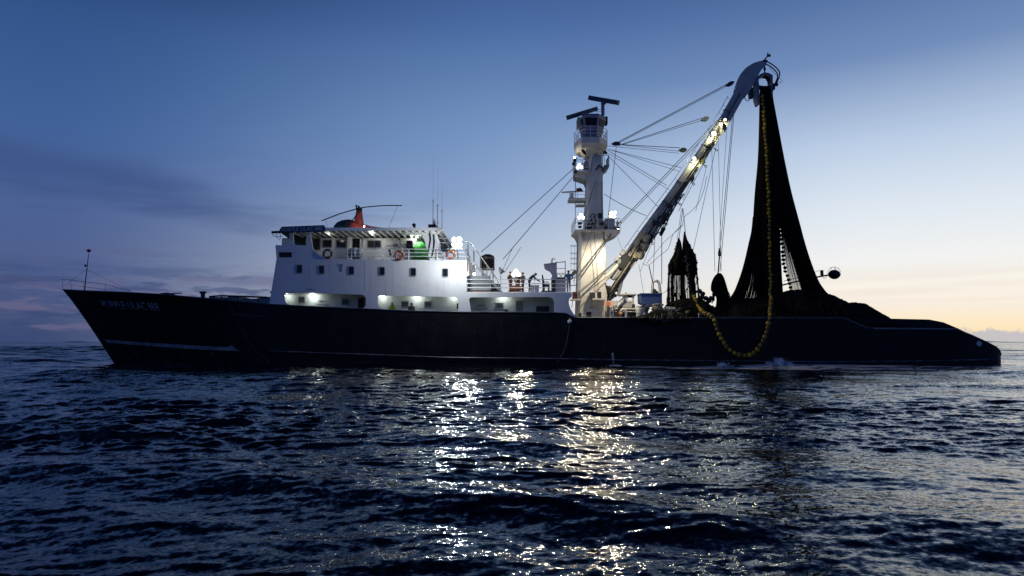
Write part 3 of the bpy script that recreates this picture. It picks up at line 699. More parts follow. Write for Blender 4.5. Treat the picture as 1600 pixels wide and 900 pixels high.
for q in ((327, 465, 352, 473), (356, 464, 374, 474), (376, 467.5, 402, 474), (404, 464.5, 421, 476)):
    m = MB(); m.pbox(q[0], q[1], q[2], q[3] + 3, 3, 5); m.pbox(q[0] - .5, q[1] - .8, q[2] + .5, q[1] + .6, 2.95, 5.05); m.build('foredeck_hatch', GREY, ship)
# ------------------------------------------------------------------ mast
MY = 6.5
def flood(px, py, Y, r, d, watts, col, lens, par=None, off=0.25, name='floodlight', post=None, cone=0, heads=1):
    """floodlight: drum housings on a yoke, each with a bright lens, and the lamp's own light; d points where it shines"""
    c = P(px, py, Y); d = Vector(d).normalized(); sx = d.cross(Vector((0, 0, 1))).normalized(); sy = sx.cross(d)
    spots = {1: [(0, 0)], 2: [(-.75, 0), (.75, 0)], 3: [(-.8, -.4), (.8, -.4), (0, .7)], 4: [(-.75, -.7), (.75, -.7), (-.7, .75), (.8, .7)]}[heads]
    q = r / {1: 1, 2: 1.6, 3: 1.9, 4: 2.0}[heads]; m = MB(); g = MB()
    for k, (u, v) in enumerate(spots):
        e = c + sx * (u * q * 1.75) + sy * (v * q * 1.75); dd = (d + sx * (.12 * u) + sy * (.06 * v)).normalized()
        m.tube([e - dd * q * 1.5, e - dd * q * .8, e - dd * q * .25, e + dd * q * .15], [q * .45, q * .9, q * 1.15, q * 1.22], 12)
        g.ball(e + dd * q * .1, q, q, q, 12, 8)
    b = c - Vector((0, 0, r * 1.6)) - d * r * .7
    m.bar(b - sx * r * 1.2, b + sx * r * 1.2, .05); m.bar(b - sx * r * 1.15, b - sx * r * 1.15 + Vector((0, 0, r * 1.6)), .04); m.bar(b + sx * r * 1.15, b + sx * r * 1.15 + Vector((0, 0, r * 1.6)), .04)
    if post: m.tube([b, P(*post)], .04, 6)
    f = m.build(name, DARK, par or ship)
    g.build('lens', lens, f, smooth=True)
    lamp('lamp_bulb', c + d * (r * .9 + .06), watts, col, r * .75, ship, aim=d if cone else None, cone=cone)
    return f

def octa(z, x0, x1, y0, y1, ch=.22):
    a = min(ch, (x1 - x0) / 3)
    return [(x0 + a, y0, z), (x1 - a, y0, z), (x1, y0 + a, z), (x1, y1 - a, z), (x1 - a, y1, z), (x0 + a, y1, z), (x0, y1 - a, z), (x0, y0 + a, z)]
def sect(py, pl, pr, hy, ch=.22):
    a, b = P(pl, py, MY - hy), P(pr, py, MY - hy); return octa(a.z, a.x, b.x, MY - hy, MY + hy, ch)
m = MB()
m.loft([sect(508, 901.5, 950, 1.2), sect(470, 902.5, 949, 1.2), sect(420, 904, 947.5, 1.15), sect(372, 905, 946, 1.1), sect(358, 905, 946, 1.1)])
m.loft([sect(357.6, 914, 943.5, 1.0), sect(300, 917, 942.5, .95), sect(274, 918.5, 942.5, .92), sect(236, 921.5, 942.5, .85), sect(214, 922.5, 942, .8)])
mast = m.build('mast', CREAM, ship)
def platform(pts, py_top, thick, hy0, hy1, name='platform', mat=CREAM, brk=None):
    m = MB(); z = P(900, py_top, MY).z
    xs = [P(q, py_top, MY).x for q in pts]
    m.box((xs[0], MY - hy0, z - thick), (xs[1], MY + hy1, z))
    if brk:
        for (x0, x1, drop) in brk:
            a, b = P(x0, py_top, MY).x, P(x1, py_top, MY).x
            for y in (-.7, 0, .7): m.add([(a, MY + y - .04, z - thick), (b, MY + y - .04, z - thick), (b, MY + y - .04, z - thick - drop), (a, MY + y + .04, z - thick), (b, MY + y + .04, z - thick), (b, MY + y + .04, z - thick - drop)],
                                         [(0, 1, 2), (3, 5, 4), (0, 3, 4, 1), (1, 4, 5, 2), (2, 5, 3, 0)])
    return m.build(name, mat, mast), z, xs
# lower working platform, tapering underneath to the right
pz = P(900, 358.5, MY - 1.6).z
xl, xm, xr_ = P(898, 358, MY - 1.6).x, P(946, 358, MY - 1.6).x, P(969, 358, MY - 1.6).x
m = MB()
y0, y1 = MY - 1.6, MY + 1.8
m.box((xl, y0, pz - .14), (xm, y1, pz))
m.add([(xm + .003, y0, pz), (xr_, y0, pz), (xr_, y0, pz - .28), (xm + .2, y0, pz - .8), (xm + .003, y0, pz - .8), (xm + .003, y1, pz), (xr_, y1, pz), (xr_, y1, pz - .28), (xm + .2, y1, pz - .8), (xm + .003, y1, pz - .8)],
      [(0, 1, 2, 3, 4), (9, 8, 7, 6, 5), (0, 5, 6, 1), (1, 6, 7, 2), (2, 7, 8, 3), (3, 8, 9, 4), (4, 9, 5, 0)])
for y in (y0 + .2, MY, y1 - .3):
    a, b = xl + .05, P(906, 358, MY).x
    m.add([(a, y, pz - .14), (b, y, pz - .14), (b, y, pz - 1.1), (a + .25, y, pz - .4), (a, y + .08, pz - .14), (b, y + .08, pz - .14), (b, y + .08, pz - 1.1), (a + .25, y + .08, pz - .4)],
          [(0, 1, 2, 3), (7, 6, 5, 4), (0, 4, 5, 1), (1, 5, 6, 2), (2, 6, 7, 3), (3, 7, 4, 0)])
m.build('platform', CREAM, mast)
m = MB(); m.rail([(xr_, y0 + .05, pz), (xl + .03, y0 + .05, pz), (xl + .03, y1, pz)], .95, 3, .025, 1.0); m.build('platform_rail', WHITE, mast)
# control boxes and hose loops on the lower platform
m = MB(); m.pbox(946, 341.5, 960.5, 357.5, MY - .9, MY + .4); m.build('winch_box', CREAM, mast)
for q, mt in (((935, 333, 941.5, 341), DARK), ((903.5, 346.5, 909, 350), BLACK), ((904, 353, 909, 355.5), BLACK), ((945, 351, 949.5, 357), BLACK), ((914, 354, 925, 358), BLACK)):
    m = MB(); m.pbox(*q, MY - 1.5, MY - 1.1); m.build('junction_box', mt, mast)
m = MB(); c = P(940.5, 349.5, MY - 1.6); m.tube([c, c + Vector((0, .35, 0))], .19, 12); m.build('hose_reel', DARK, mast)
for pts in ([(915, 357), (922, 346), (928, 340), (931, 336), (926, 334.5), (923, 339), (926, 348), (930, 356)], [(919, 357), (926, 350), (930, 345), (928, 338), (931, 344), (929.5, 357)], [(914, 354), (923, 350), (934, 347), (941, 351)]):
    m = MB(); m.tube([P(a, b, MY - 1.45) for a, b in curve(pts, 5)], .045, 5); m.build('hose', BLACK, mast)
# tool shelf at the right tip
m = MB(); m.pbox(962, 352.5, 967, 356.5, MY - 1.55, MY - .8); m.tube([P(964, 352, MY - 1.3), P(965, 344, MY - 1.3)], .05, 6); m.tube([P(963, 349, MY - 1.3), P(971, 347, MY - 1.3)], .05, 6); m.ball(P(965, 349, MY - 1.3), .14); m.build('sheave_bracket', STEEL, mast)
# middle platform on the left and a balcony on the right
zmid = P(900, 272, MY).z
m = MB(); a, b = P(896.5, 270, MY).x, P(919, 270, MY).x
m.box((a, MY - 1.1, zmid - .1), (b, MY + 1.1, zmid + .02))
for y in (-.9, .7):
    m.add([(a, MY + y, zmid - .1), (b, MY + y, zmid - .1), (b, MY + y, zmid - 1.6), (b - .35, MY + y, zmid - .75), (a, MY + y, zmid - .45), (a, MY + y + .08, zmid - .1), (b, MY + y + .08, zmid - .1), (b, MY + y + .08, zmid - 1.6), (b - .35, MY + y + .08, zmid - .75), (a, MY + y + .08, zmid - .45)],
          [(0, 1, 2, 3, 4), (9, 8, 7, 6, 5), (0, 5, 6, 1), (1, 6, 7, 2), (2, 7, 8, 3), (3, 8, 9, 4), (4, 9, 5, 0)])
m.build('platform', CREAM, mast)
m = MB(); m.rail([(b, MY - 1.05, zmid), (a + .04, MY - 1.05, zmid), (a + .04, MY + 1.05, zmid)], 1.0, 3, .025, .8); m.build('platform_rail', WHITE, mast)
zb = P(945, 261.5, MY).z; a, b = P(942, 260, MY).x, P(950, 260, MY).x
m = MB(); m.add([(a, MY - .9, zb), (b, MY - .9, zb), (b - .05, MY - .9, zb - .25), (a, MY - .9, zb - .55), (a, MY + .9, zb), (b, MY + .9, zb), (b - .05, MY + .9, zb - .25), (a, MY + .9, zb - .55)],
      [(0, 1, 2, 3), (7, 6, 5, 4), (0, 4, 5, 1), (1, 5, 6, 2), (2, 6, 7, 3), (3, 7, 4, 0)]); m.build('balcony', GREY, mast)
m = MB(); m.rail([(a, MY - .85, zb), (b - .03, MY - .85, zb), (b - .03, MY + .85, zb)], .85, 2, .025, .35); m.build('balcony_rail', WHITE, mast)
m = MB(); m.tube([P(941, 263, MY - .95), P(936, 258, MY - 1.0), P(931, 265, MY - 1.0)], .07, 6); m.build('cable_guide', DARK, mast)
m = MB(); m.pbox(913, 252, 920, 262, MY - .5, MY + .5); m.build('lamp_cabinet', CREAM, mast)
c = P(915, 235.3, MY - .9); m = MB(); m.mat(0).tube([c + Vector((0, .45, 0)), c + Vector((0, .1, 0)), c], [.14, .30, .33], 16); m.mat(1).ring(c, (0, 1, 0), .33, .035, 20, 6); m.build('loudspeaker', [BLACK, DARK], mast)
m = MB(); m.tube([P(915, 241, MY - .7), P(915, 262, MY - .7)], .04, 6); m.build('loudspeaker_post', STEEL, mast)
# small radar shelf with its bar and flag
m = MB(); m.pbox(888.5, 309, 916, 313.5, MY - .6, MY + .6); m.build('radar_shelf', CREAM, mast)
m = MB(); m.rail([P(915, 309, MY - .55), P(889.5, 309, MY - .55)], .55, 2, .02, .6); m.build('shelf_rail', WHITE, mast)
m = MB(); m.tube([P(893.5, 309, MY), P(893.5, 304, MY), P(893.5, 302, MY)], [.2, .14, .2], 10); m.build('radar_pedestal', WHITE, mast)
m = MB(); a, b = P(878.5, 300.6, MY - .6), P(910.5, 298.6, MY + .6); m.bar(a, b, .16, .12); m.build('radar_bar', WHITE, mast)
m = MB(); m.pbox(901, 319, 914, 320.5, MY - .5, MY + .5); m.pbox(913, 313, 914.5, 320, MY - .1, MY + .1); m.build('cable_bracket', CREAM, mast)
# caged ladder down the left side
m = MB()
for Y in (MY - .25, MY + .25): m.tube([P(899.5, 250, Y), P(899, 350, Y)], .025, 5)
for i in range(48): q = P(899.3, 252 + i * 2, MY - .25); m.tube([q, q + Vector((0, .5, 0))], .015, 4)
m.build('ladder', STEEL, mast)
m = MB()
for Y in (MY - .3, MY + .3): m.tube([P(902.5, 360, Y), P(900.5, 470, Y)], .025, 5)
for i in range(54): q = P(902.3 - i * .035, 362 + i * 2, MY - .3); m.tube([q, q + Vector((0, .6, 0))], .015, 4)
for i, py in enumerate((384, 396, 404, 412, 422, 434, 446)): c = P(897.5, py, MY); m.ring(c, (0, 0, 1), .34, .02, 14, 5)
for dx in (-.3, 0.02): m.tube([P(897.5, 384, MY) + Vector((dx, -.22, 0)), P(896.5, 446, MY) + Vector((dx, -.22, 0))], .018, 4)
m.build('caged_ladder', STEEL, mast)
# lookout: hexagonal platform and cabin flaring upward
def hexa(py, pl, pr, hy, cut=.3):
    a, b = P(pl, py, MY - hy), P(pr, py, MY - hy); w = b.x - a.x
    return [(a.x + w * cut * .55, MY - hy, a.z), (b.x - w * cut, MY - hy, a.z), (b.x, MY - hy * .35, a.z), (b.x, MY + hy, a.z), (a.x + w * .2, MY + hy, a.z), (a.x, MY + hy * .2, a.z)]
m = MB(); m.loft([hexa(231, 901.5, 949, 1.5), hexa(222.5, 900, 952, 1.75), hexa(213.5, 900.3, 952, 1.75)]); m.loft([hexa(244, 914, 943, .86), hexa(231.5, 908, 947, 1.3)])
m.build('lookout_platform', CREAM, mast)
m = MB(); zp = P(900, 214, MY - 1.6).z
hx_ = hexa(213.5, 900.8, 951.5, 1.7); hx_ = [Vector((q[0], q[1], zp)) for q in hx_]
m.rail([hx_[4], hx_[5], hx_[0], hx_[1], hx_[2], hx_[3]], .95, 3, .025, .9); m.build('lookout_rail', WHITE, mast)
lo = hexa(212, 910.5, 941.5, .95, .3); hi = hexa(180, 904, 949, 1.35, .3); tp = hexa(177.5, 907, 947, 1.2, .3)
m = MB(); m.loft([lo, hi, tp]); cab = m.build('lookout_cabin', LILAC, mast)
def on_face(i, u0, u1, v0, v1, name, mat):
    a, b, c, d = Vector(lo[i]), Vector(lo[(i + 1) % 6]), Vector(hi[(i + 1) % 6]), Vector(hi[i]); nrm = (b - a).cross(d - a).normalized()
    ctr = sum((Vector(q) for q in lo), Vector()) / 6
    if nrm.dot(a - ctr) < 0: nrm = -nrm
    f = lambda u, v: (a * (1 - u) + b * u) * (1 - v) + (d * (1 - u) + c * u) * v + nrm * .012
    m.plate([f(u0, v0), f(u1, v0), f(u1, v1), f(u0, v1)], d=nrm * .02)
m = MB()
for i, u0, u1 in ((0, .1, .9), (1, .12, .88), (5, .15, .85)): on_face(i, u0, u1, .48, .88, 'w', GLASS)
m.build('lookout_window', GLASS, mast)
m = MB(); m.pbox(902.5, 183, 908.5, 196, MY - .6, MY + .6); m.build('searchlight_box', material('pale_green_paint', (0.45, 0.52, 0.4), 0.5), mast)
m = MB(); m.pbox(944, 182, 949.5, 193, MY - .2, MY + .5); m.build('cabin_awning', DARK, mast)
# the two big radar scanners
RADAR = material('dark_blue_scanner_face', (0.02, 0.026, 0.045), 0.4)
def scanner(p, q, w, h, ped0, ped1, pr):
    m = MB(); m.bar(p, q, w, h); f = m.build('radar_scanner', RADAR, mast)
    m = MB(); m.bar(p - Vector((0, 0, h * .55)), q - Vector((0, 0, h * .55)), w * .7, h * .12); mid = p.lerp(q, .5)
    m.tube([ped0, ped1], pr, 10); m.bar(mid - Vector((0, 0, h * .5)), Vector((mid.x, mid.y, ped1.z)), pr * 2.6, pr * 2.6); m.build('scanner_pedestal', LILAC, mast)
p, q = P(887, 184, MY - 2.0), P(932.5, 169.5, MY + .8)
scanner(P(886.5, 183.8, MY - 1.9), P(932.5, 169.6, MY + 1.2), .22, .36, P(912, 182, MY - .3), P(911, 178, MY - .3), .1)
scanner(P(920.5, 152.5, MY + 1.4), P(966.5, 160.5, MY - 1.6), .22, .38, P(942, 180, MY), P(942, 163, MY), .16)
m = MB(); m.rail([P(925, 177, MY - .8), P(940, 178, MY - .8)], .4, 2, .018, .5); m.build('cabin_rail', STEEL, mast)
# work shelves, doors, boxes and lettering round the mast foot
for q, nm in (((892.5, 467, 909, 469), 'shelf'), ((926, 466, 946, 468.5), 'shelf')):
    m = MB(); m.pbox(*q, MY - 2.2, MY - 1.25); a, b = P(q[0] + 2, q[3], MY - 2), P(q[2] - 2, q[3], MY - 2)
    for x in (a.x, b.x): m.bar((x, MY - 2.1, a.z - .02), (x, MY - 1.25, a.z - .6), .05)
    m.build(nm, CREAM, mast)
for q, mt in (((895, 456, 902, 466.5), material('maroon_paint', (0.07, 0.02, 0.03), .5)), ((922, 457, 929, 465.5), DARK), ((933, 456, 939.5, 465.5), BLACK), ((930, 456.5, 933, 466), CREAM)):
    m = MB(); m.pbox(*q, MY - 1.9, MY - 1.3); m.build('control_box', mt, mast)
m = MB(); m.pbox(916.5, 487.5, 924, 500, MY - 1.24, MY - 1.2); m.build('hatch_door', BLACK, mast)
m = MB(); m.pbox(904, 492.4, 948, 493.2, MY - 1.26, MY - 1.2); m.tube([P(943.5, 474, MY - 1.3), P(944, 500, MY - 1.3)], .05, 6); m.build('pipe_run', CREAM, mast)
m = MB(); m.ball(P(907, 491, MY - 1.4), .12); m.ball(P(905.5, 493, MY - 1.4), .1); m.build('valve', DARK, mast)
omast = lambda a, b: P(a, b, MY - 1.215)
lettering('H', ((922.8, 478), (925.8, 478), (925.8, 481.2), (922.8, 481.2)), omast, LETTERD, mast); lettering('2', ((927, 477.6), (929.5, 477.6), (929.5, 479.4), (927, 479.4)), omast, LETTERD, mast)
lettering('HYDRAULIC UNIT', ((918.8, 481.2), (936, 481.2), (936, 482.4), (918.8, 482.4)), omast, LETTERD, mast)
# store beside the mast foot
m = MB(); m.pbox(950, 470, 966, 503, MY - 1.4, MY + 1.5); m.build('winch_house', CREAM, ship)
m = MB(); m.pbox(949.5, 480, 956.5, 500, MY - 1.46, MY - 1.41); m.build('winch_house_door', GREY, ship)
m = MB(); m.tube([P(a, b, MY - 1.7) for a, b in curve([(957, 500), (959, 482), (963, 476), (966, 486), (966, 500)], 5)], .1, 7); m.build('vent_pipe', CREAM, ship)
m = MB(); m.pbox(948.5, 472, 954, 476.5, MY - 1.9, MY - 1.5); m.build('signal_lamp', L_RED, ship)

# ------------------------------------------------------------------ boom
BY = 6.3
def bp(px, py, dy=0): return P(px, py, BY + dy)
m = MB()
# round main tube along the upper edge, box girder below it
up = [(951, 432), (1000, 362), (1050, 294), (1100, 222), (1128, 178), (1150, 138)]
m.tube([bp(a + 4.2, b + 3.4) for a, b in up], [.30, .33, .33, .32, .30, .28], 14)
girder = MB()
gl = [(967, 437), (1010, 384), (1058, 316), (1105, 246), (1138, 197), (1163, 152)]
rings = []
for (a, b), (c, d) in zip(up, gl):
    p, q = bp(a + 8, b + 6), bp(c - 1, d - 1)
    rings.append([p + Vector((0, -.34, 0)), q + Vector((0, -.3, 0)), q + Vector((0, .3, 0)), p + Vector((0, .34, 0))])
m.loft(rings)
# swan neck at the head
nk_u = curve([(1147, 143), (1153, 125), (1160, 112), (1171, 103), (1183, 98), (1193, 96.5)], 5); nk_l = curve([(1163, 153), (1172, 140), (1178, 130), (1184, 118), (1189, 110), (1196, 103)], 5)
rings = []
for (a, b), (c, d) in zip(nk_u, nk_l):
    p, q = bp(a, b), bp(c, d)
    rings.append([p + Vector((0, -.3, 0)), q + Vector((0, -.3, 0)), q + Vector((0, .3, 0)), p + Vector((0, .3, 0))])
m.loft(rings)
BOOMP = material('boom_paint', (0.42, 0.43, 0.42), 0.45, wear=(0.28, 0.27, 0.24), wear_amt=0.6, streak=0.3)
boom = m.build('boom', BOOMP, ship)
# heel fork, lift rams and hose bundle at the foot
m = MB(); m.tube([bp(941, 441, -.6), bp(953, 428, -.5), bp(975, 398, -.4)], [.2, .24, .22], 10); m.tube([bp(941, 441, .6), bp(953, 428, .5), bp(975, 398, .4)], [.2, .24, .22], 10)
m.tube([bp(940, 432, -.8), bp(940, 432, .8)], .3, 12); m.build('boom_heel', CREAM, boom)
m = MB(); m.tube([bp(966, 462, -.4), bp(972, 438, -.4), bp(985, 418, -.4)], [.13, .13, .09], 8); m.build('lift_ram', STEEL, boom)
m = MB(); m.tube([bp(973, 412, -.7), bp(973, 412, .5)], .42, 14); m.tube([bp(978, 407, -.75), bp(978, 407, -.7)], .5, 14); m.build('boom_sheave', BLACK, boom)
m = MB(); m.tube([bp(971, 399, -.6), bp(977, 392, -.6)], .25, 10); m.ball(bp(966, 408, -.5), .36, .3, .4); m.build('heel_knuckle', GREY, boom)
rngb = random.Random(5)
for i in range(9):
    m = MB(); o = rngb.uniform(-3, 3); o2 = rngb.uniform(-2, 6)
    pts = [(1016 + o * 2, 366 + o), (995 + o, 394 + o), (975 + o, 424 + o2), (960 + o, 446 + o2), (952 + o2, 458 + o2 * 1.5), (948 + o, 446 + o)]
    m.tube([bp(a, b, -.45 - .05 * i) for a, b in curve(pts, 5)], .055, 5); m.build('hydraulic_hose', BLACK if i % 3 else ROPE, boom)
m = MB(); rb = random.Random(8)
for i in range(26):
    a, b = rb.uniform(948, 966), 0; b = 462 - (a - 948) * .5 + rb.uniform(-9, 7); m.ball(bp(a, b, rb.uniform(-.5, .3)), rb.uniform(.12, .3), None, rb.uniform(.12, .3), 7, 5)
m.build('hose_bundle', DARK, boom)
# rope drums strapped under the boom
TAN = material('tan_canvas', (0.40, 0.36, 0.24), 0.8, wear=(0.25, 0.22, 0.15))
for (a, b, c, d, r) in ((1003, 371, 1015, 376, .42), (1000, 384, 1012, 387.5, .38), (995.5, 396, 1005, 401, .38)):
    m = MB(); p, q = bp(a, b, -.5), bp(c, d, -.75); m.tube([p, p.lerp(q, .2), p.lerp(q, .8), q], [r * .8, r, r, r * .75], 12); m.build('rope_drum', TAN, boom, smooth=False)
m = MB(); m.tube([bp(a, b, -.6) for a, b in curve([(992, 404), (993, 392), (998, 380), (1003, 369), (1011, 366)], 4)], .3, 8); m.build('canvas_bag', TAN, boom)
m = MB()
for (a, b) in ((996, 394), (999, 386), (1002, 378), (1007, 370)): m.ring(bp(a, b, -.6), (bp(1003, 369) - bp(993, 394)), .34, .035, 12, 5)
m.build('strap', BLACK, boom)
# long service pipes along the girder
for k, (o, rr) in enumerate(((0, .05), (4, .04), (7, .06))):
    m = MB(); m.tube([bp(980 + o, 420 - o * .2, -.42), bp(1062 + o, 304 - o * .2, -.42)], rr, 6); m.build('service_pipe', CREAM, boom)
m = MB(); m.pbox(1020, 345, 1030, 352, BY - .6, BY - .3); m.pbox(1042, 318, 1048, 325, BY - .6, BY - .3); m.build('boom_bracket', DARK, boom)
# thick hose draped under the boom
m = MB(); m.tube([bp(a, b, -.5) for a, b in curve([(1131, 186), (1118, 212), (1100, 243), (1080, 275), (1062, 300), (1052, 320), (1046, 338), (1040, 352), (1034, 364)], 6)], .06, 6); m.build('draped_hose', BLACK, boom)
m = MB(); m.tube([bp(1036, 350, -.5), bp(1038, 340, -.5), bp(1040, 332, -.5)], [.16, .22, .1], 8); m.tube([bp(1032, 368, -.5), bp(1037, 356, -.5)], [.13, .2], 8); m.build('hose_swivel', BLACK, boom)
# rungs along the top of the boom, clamps, cable trays and junction boxes along its side
def along(u, off=0.0, dy=0.0):
    """point on the boom: u 0..1 from heel to neck, off = share of the way from upper to lower edge"""
    n = len(up) - 1; i = min(int(u * n), n - 1); f = u * n - i
    a = np.array(up[i]) * (1 - f) + np.array(up[i + 1]) * f; b = np.array(gl[i]) * (1 - f) + np.array(gl[i + 1]) * f
    q = a * (1 - off) + b * off; return bp(q[0], q[1], dy)
m = MB(); dirb = (along(.9) - along(.1)).normalized(); nb_ = Vector((-dirb.z, 0, dirb.x))
for s in (-.18, .18): m.tube([along(u, 0.12, s) + nb_ * .42 for u in np.linspace(.12, .93, 9)], .022, 5)
for u in np.linspace(.12, .93, 70): m.tube([along(u, .12, -.18) + nb_ * .42, along(u, .12, .18) + nb_ * .42], .013, 4)
for u in np.linspace(.14, .92, 14):
    for s in (-.18, .18): m.tube([along(u, .12, s) + nb_ * .2, along(u, .12, s) + nb_ * .42], .018, 4)
m.build('boom_ladder', GREY, boom)
rb2 = random.Random(77)
for u in (.2, .27, .35, .44, .52, .6, .68, .76, .84):
    m = MB(); c = along(u, .28, 0); m.ring(c + Vector((0, 0, 0)) - nb_ * .02, dirb, .36, .03, 14, 5); m.build('pipe_clamp', DARK, boom)
for k, (o, r_) in enumerate(((.5, .035), (.58, .05), (.66, .03), (.74, .045), (.82, .03), (.9, .04))):
    a, b = (.05, .62 + .05 * (k % 3)); m = MB()
    m.tube([along(u, o + rb2.uniform(-.03, .03), -.42 - .02 * k) for u in np.linspace(a, b, 12)], r_, 5); m.build('hydraulic_line', [CREAM, BLACK, GREY][k % 3], boom)
for u, o, s in ((.18, .7, .3), (.3, .55, .22), (.38, .8, .26), (.47, .6, .2), (.55, .82, .24), (.63, .5, .18), (.33, 1.02, .2), (.42, 1.03, .16), (.5, 1.02, .2), (.58, 1.03, .14)):
    m = MB(); c = along(u, o, -.48); m.bar(c - dirb * s * .7, c + dirb * s * .7, s * .8, s); m.build('valve_block', [DARK, CREAM, GREY][int(u * 100) % 3], boom)
for u in (.22, .31, .4, .49, .57, .66):
    m = MB(); c = along(u, 1.0, -.1); m.tube([c, c - nb_ * .25], .04, 5); m.ring(c - nb_ * .33, (0, 1, 0), .09, .03, 10, 5); m.build('pad_eye', DARK, boom)
for k in range(5):
    u = .1 + .05 * k; m = MB(); pts = [along(u, .95, -.5), along(u + .03, 1.15 + .1 * (k % 2), -.55), along(u + .07, 1.12, -.5), along(u + .1, .95, -.5)]
    m.tube([Vector(q) for q in curve([tuple(q) for q in pts], 5)], .045, 5); m.build('loose_hose', BLACK, boom)
# head fittings: lamp mast, hose arch
m = MB(); m.tube([bp(1196, 97), bp(1195.5, 92), bp(1199, 88), bp(1200, 82)], [.12, .06, .06, .04], 6); m.tube([bp(1198, 88), bp(1203, 86.5)], [.05, .15], 8); m.pbox(1192, 93.5, 1199.5, 96.5, BY - .3, BY + .3); m.build('head_lamp_bracket', DARK, boom)
for o in (0, 3.2):
    m = MB(); m.tube([bp(a - o, b + o * .9) for a, b in curve([(1197, 95.5), (1207, 101), (1214, 107), (1218, 113), (1217.5, 120), (1214.5, 127)], 5)], .055, 6); m.build('head_hose', DARK, boom)
m = MB(); m.tube([bp(a, b) for a, b in curve([(1202, 105), (1208, 112), (1217, 121), (1222, 126), (1220, 129), (1216, 128)], 5)], .018, 4); m.build('head_wire', WIRE, boom)
m = MB(); m.pbox(1171.5, 136.5, 1177, 152.5, BY - .2, BY + .2); 
for dy in (137, 141, 145): m.tube([bp(1166, dy + 2), bp(1172, dy + 3)], .04, 5)
m.tube([bp(1161, 148), bp(1166, 157), bp(1170, 158), bp(1172, 151)], .04, 5); m.build('camera_bracket', DARK, boom)
# lamps on the boom
for (a, b, rr, w) in ((1133, 186.5, .10, 80), (1126.5, 194, .13, 60), (1115.5, 208, .19, 190), (1112, 221.5, .11, 80), (1085, 247, .13, 190)):
    flood(a, b, BY - .75, rr, (-.3, -.5, -.75), w * .8, (1.0, .93, .55), L_BOOM, boom, name='boom_lamp')
# ------------------------------------------------------------------ floodlights of the ship
flood(714, 378, -1.6, .32, (.1, -.9, -.3), 1250, (.93, .98, 1.0), L_WHITE, name='floodlight', post=(716, 404, -.1), heads=4)
flood(806, 427, .7, .27, (.1, -.9, -.2), 1200, (1, .84, .58), L_WARM, name='floodlight', post=(806, 456, .7), cone=140, heads=3)
flood(905.5, 260, MY - 1.9, .21, (-.3, -.85, -.4), 600, (1, .86, .6), L_WARM, name='floodlight', cone=160, heads=3)
flood(908, 338.5, MY - 2.5, .22, (-.1, -.8, -.45), 1200, (1, .84, .58), L_WARM, name='floodlight', cone=150, heads=3)
flood(957.5, 335, MY - 2.6, .24, (.25, -.75, -.45), 1500, (1, .85, .6), L_WARM, name='floodlight', cone=160, heads=4)
flood(966, 356.5, MY - 4.6, .10, (-.9, 3.3, -5.9), 2000, (1, .87, .64), L_WARM, mast, name='deck_floodlight', cone=118)
m = MB(); m.tube([P(965, 358, MY - 1.5), P(966, 355, MY - 4.5)], .06, 6); m.build('added_lamp_arm', STEEL, mast)  # arm added to hold this floodlight outboard, so it lights the mast evenly
flood(898.5, 246.5, MY - .6, .1, (-.8, -.3, .5), 25, (1, .9, .7), L_WARM, name='searchlight')
flood(741, 428, 2.6, .1, (.1, -.7, -.6), 50, (1, .8, .5), L_WARM, name='stair_lamp')
for k in ((898, 251), (896.5, 256), (899, 268)):
    m = MB(); c = P(*k, MY - 1.2); m.tube([c + Vector((.1, .25, 0)), c], [.09, .17], 10); m.build('unlit_lamp', DARK, mast)
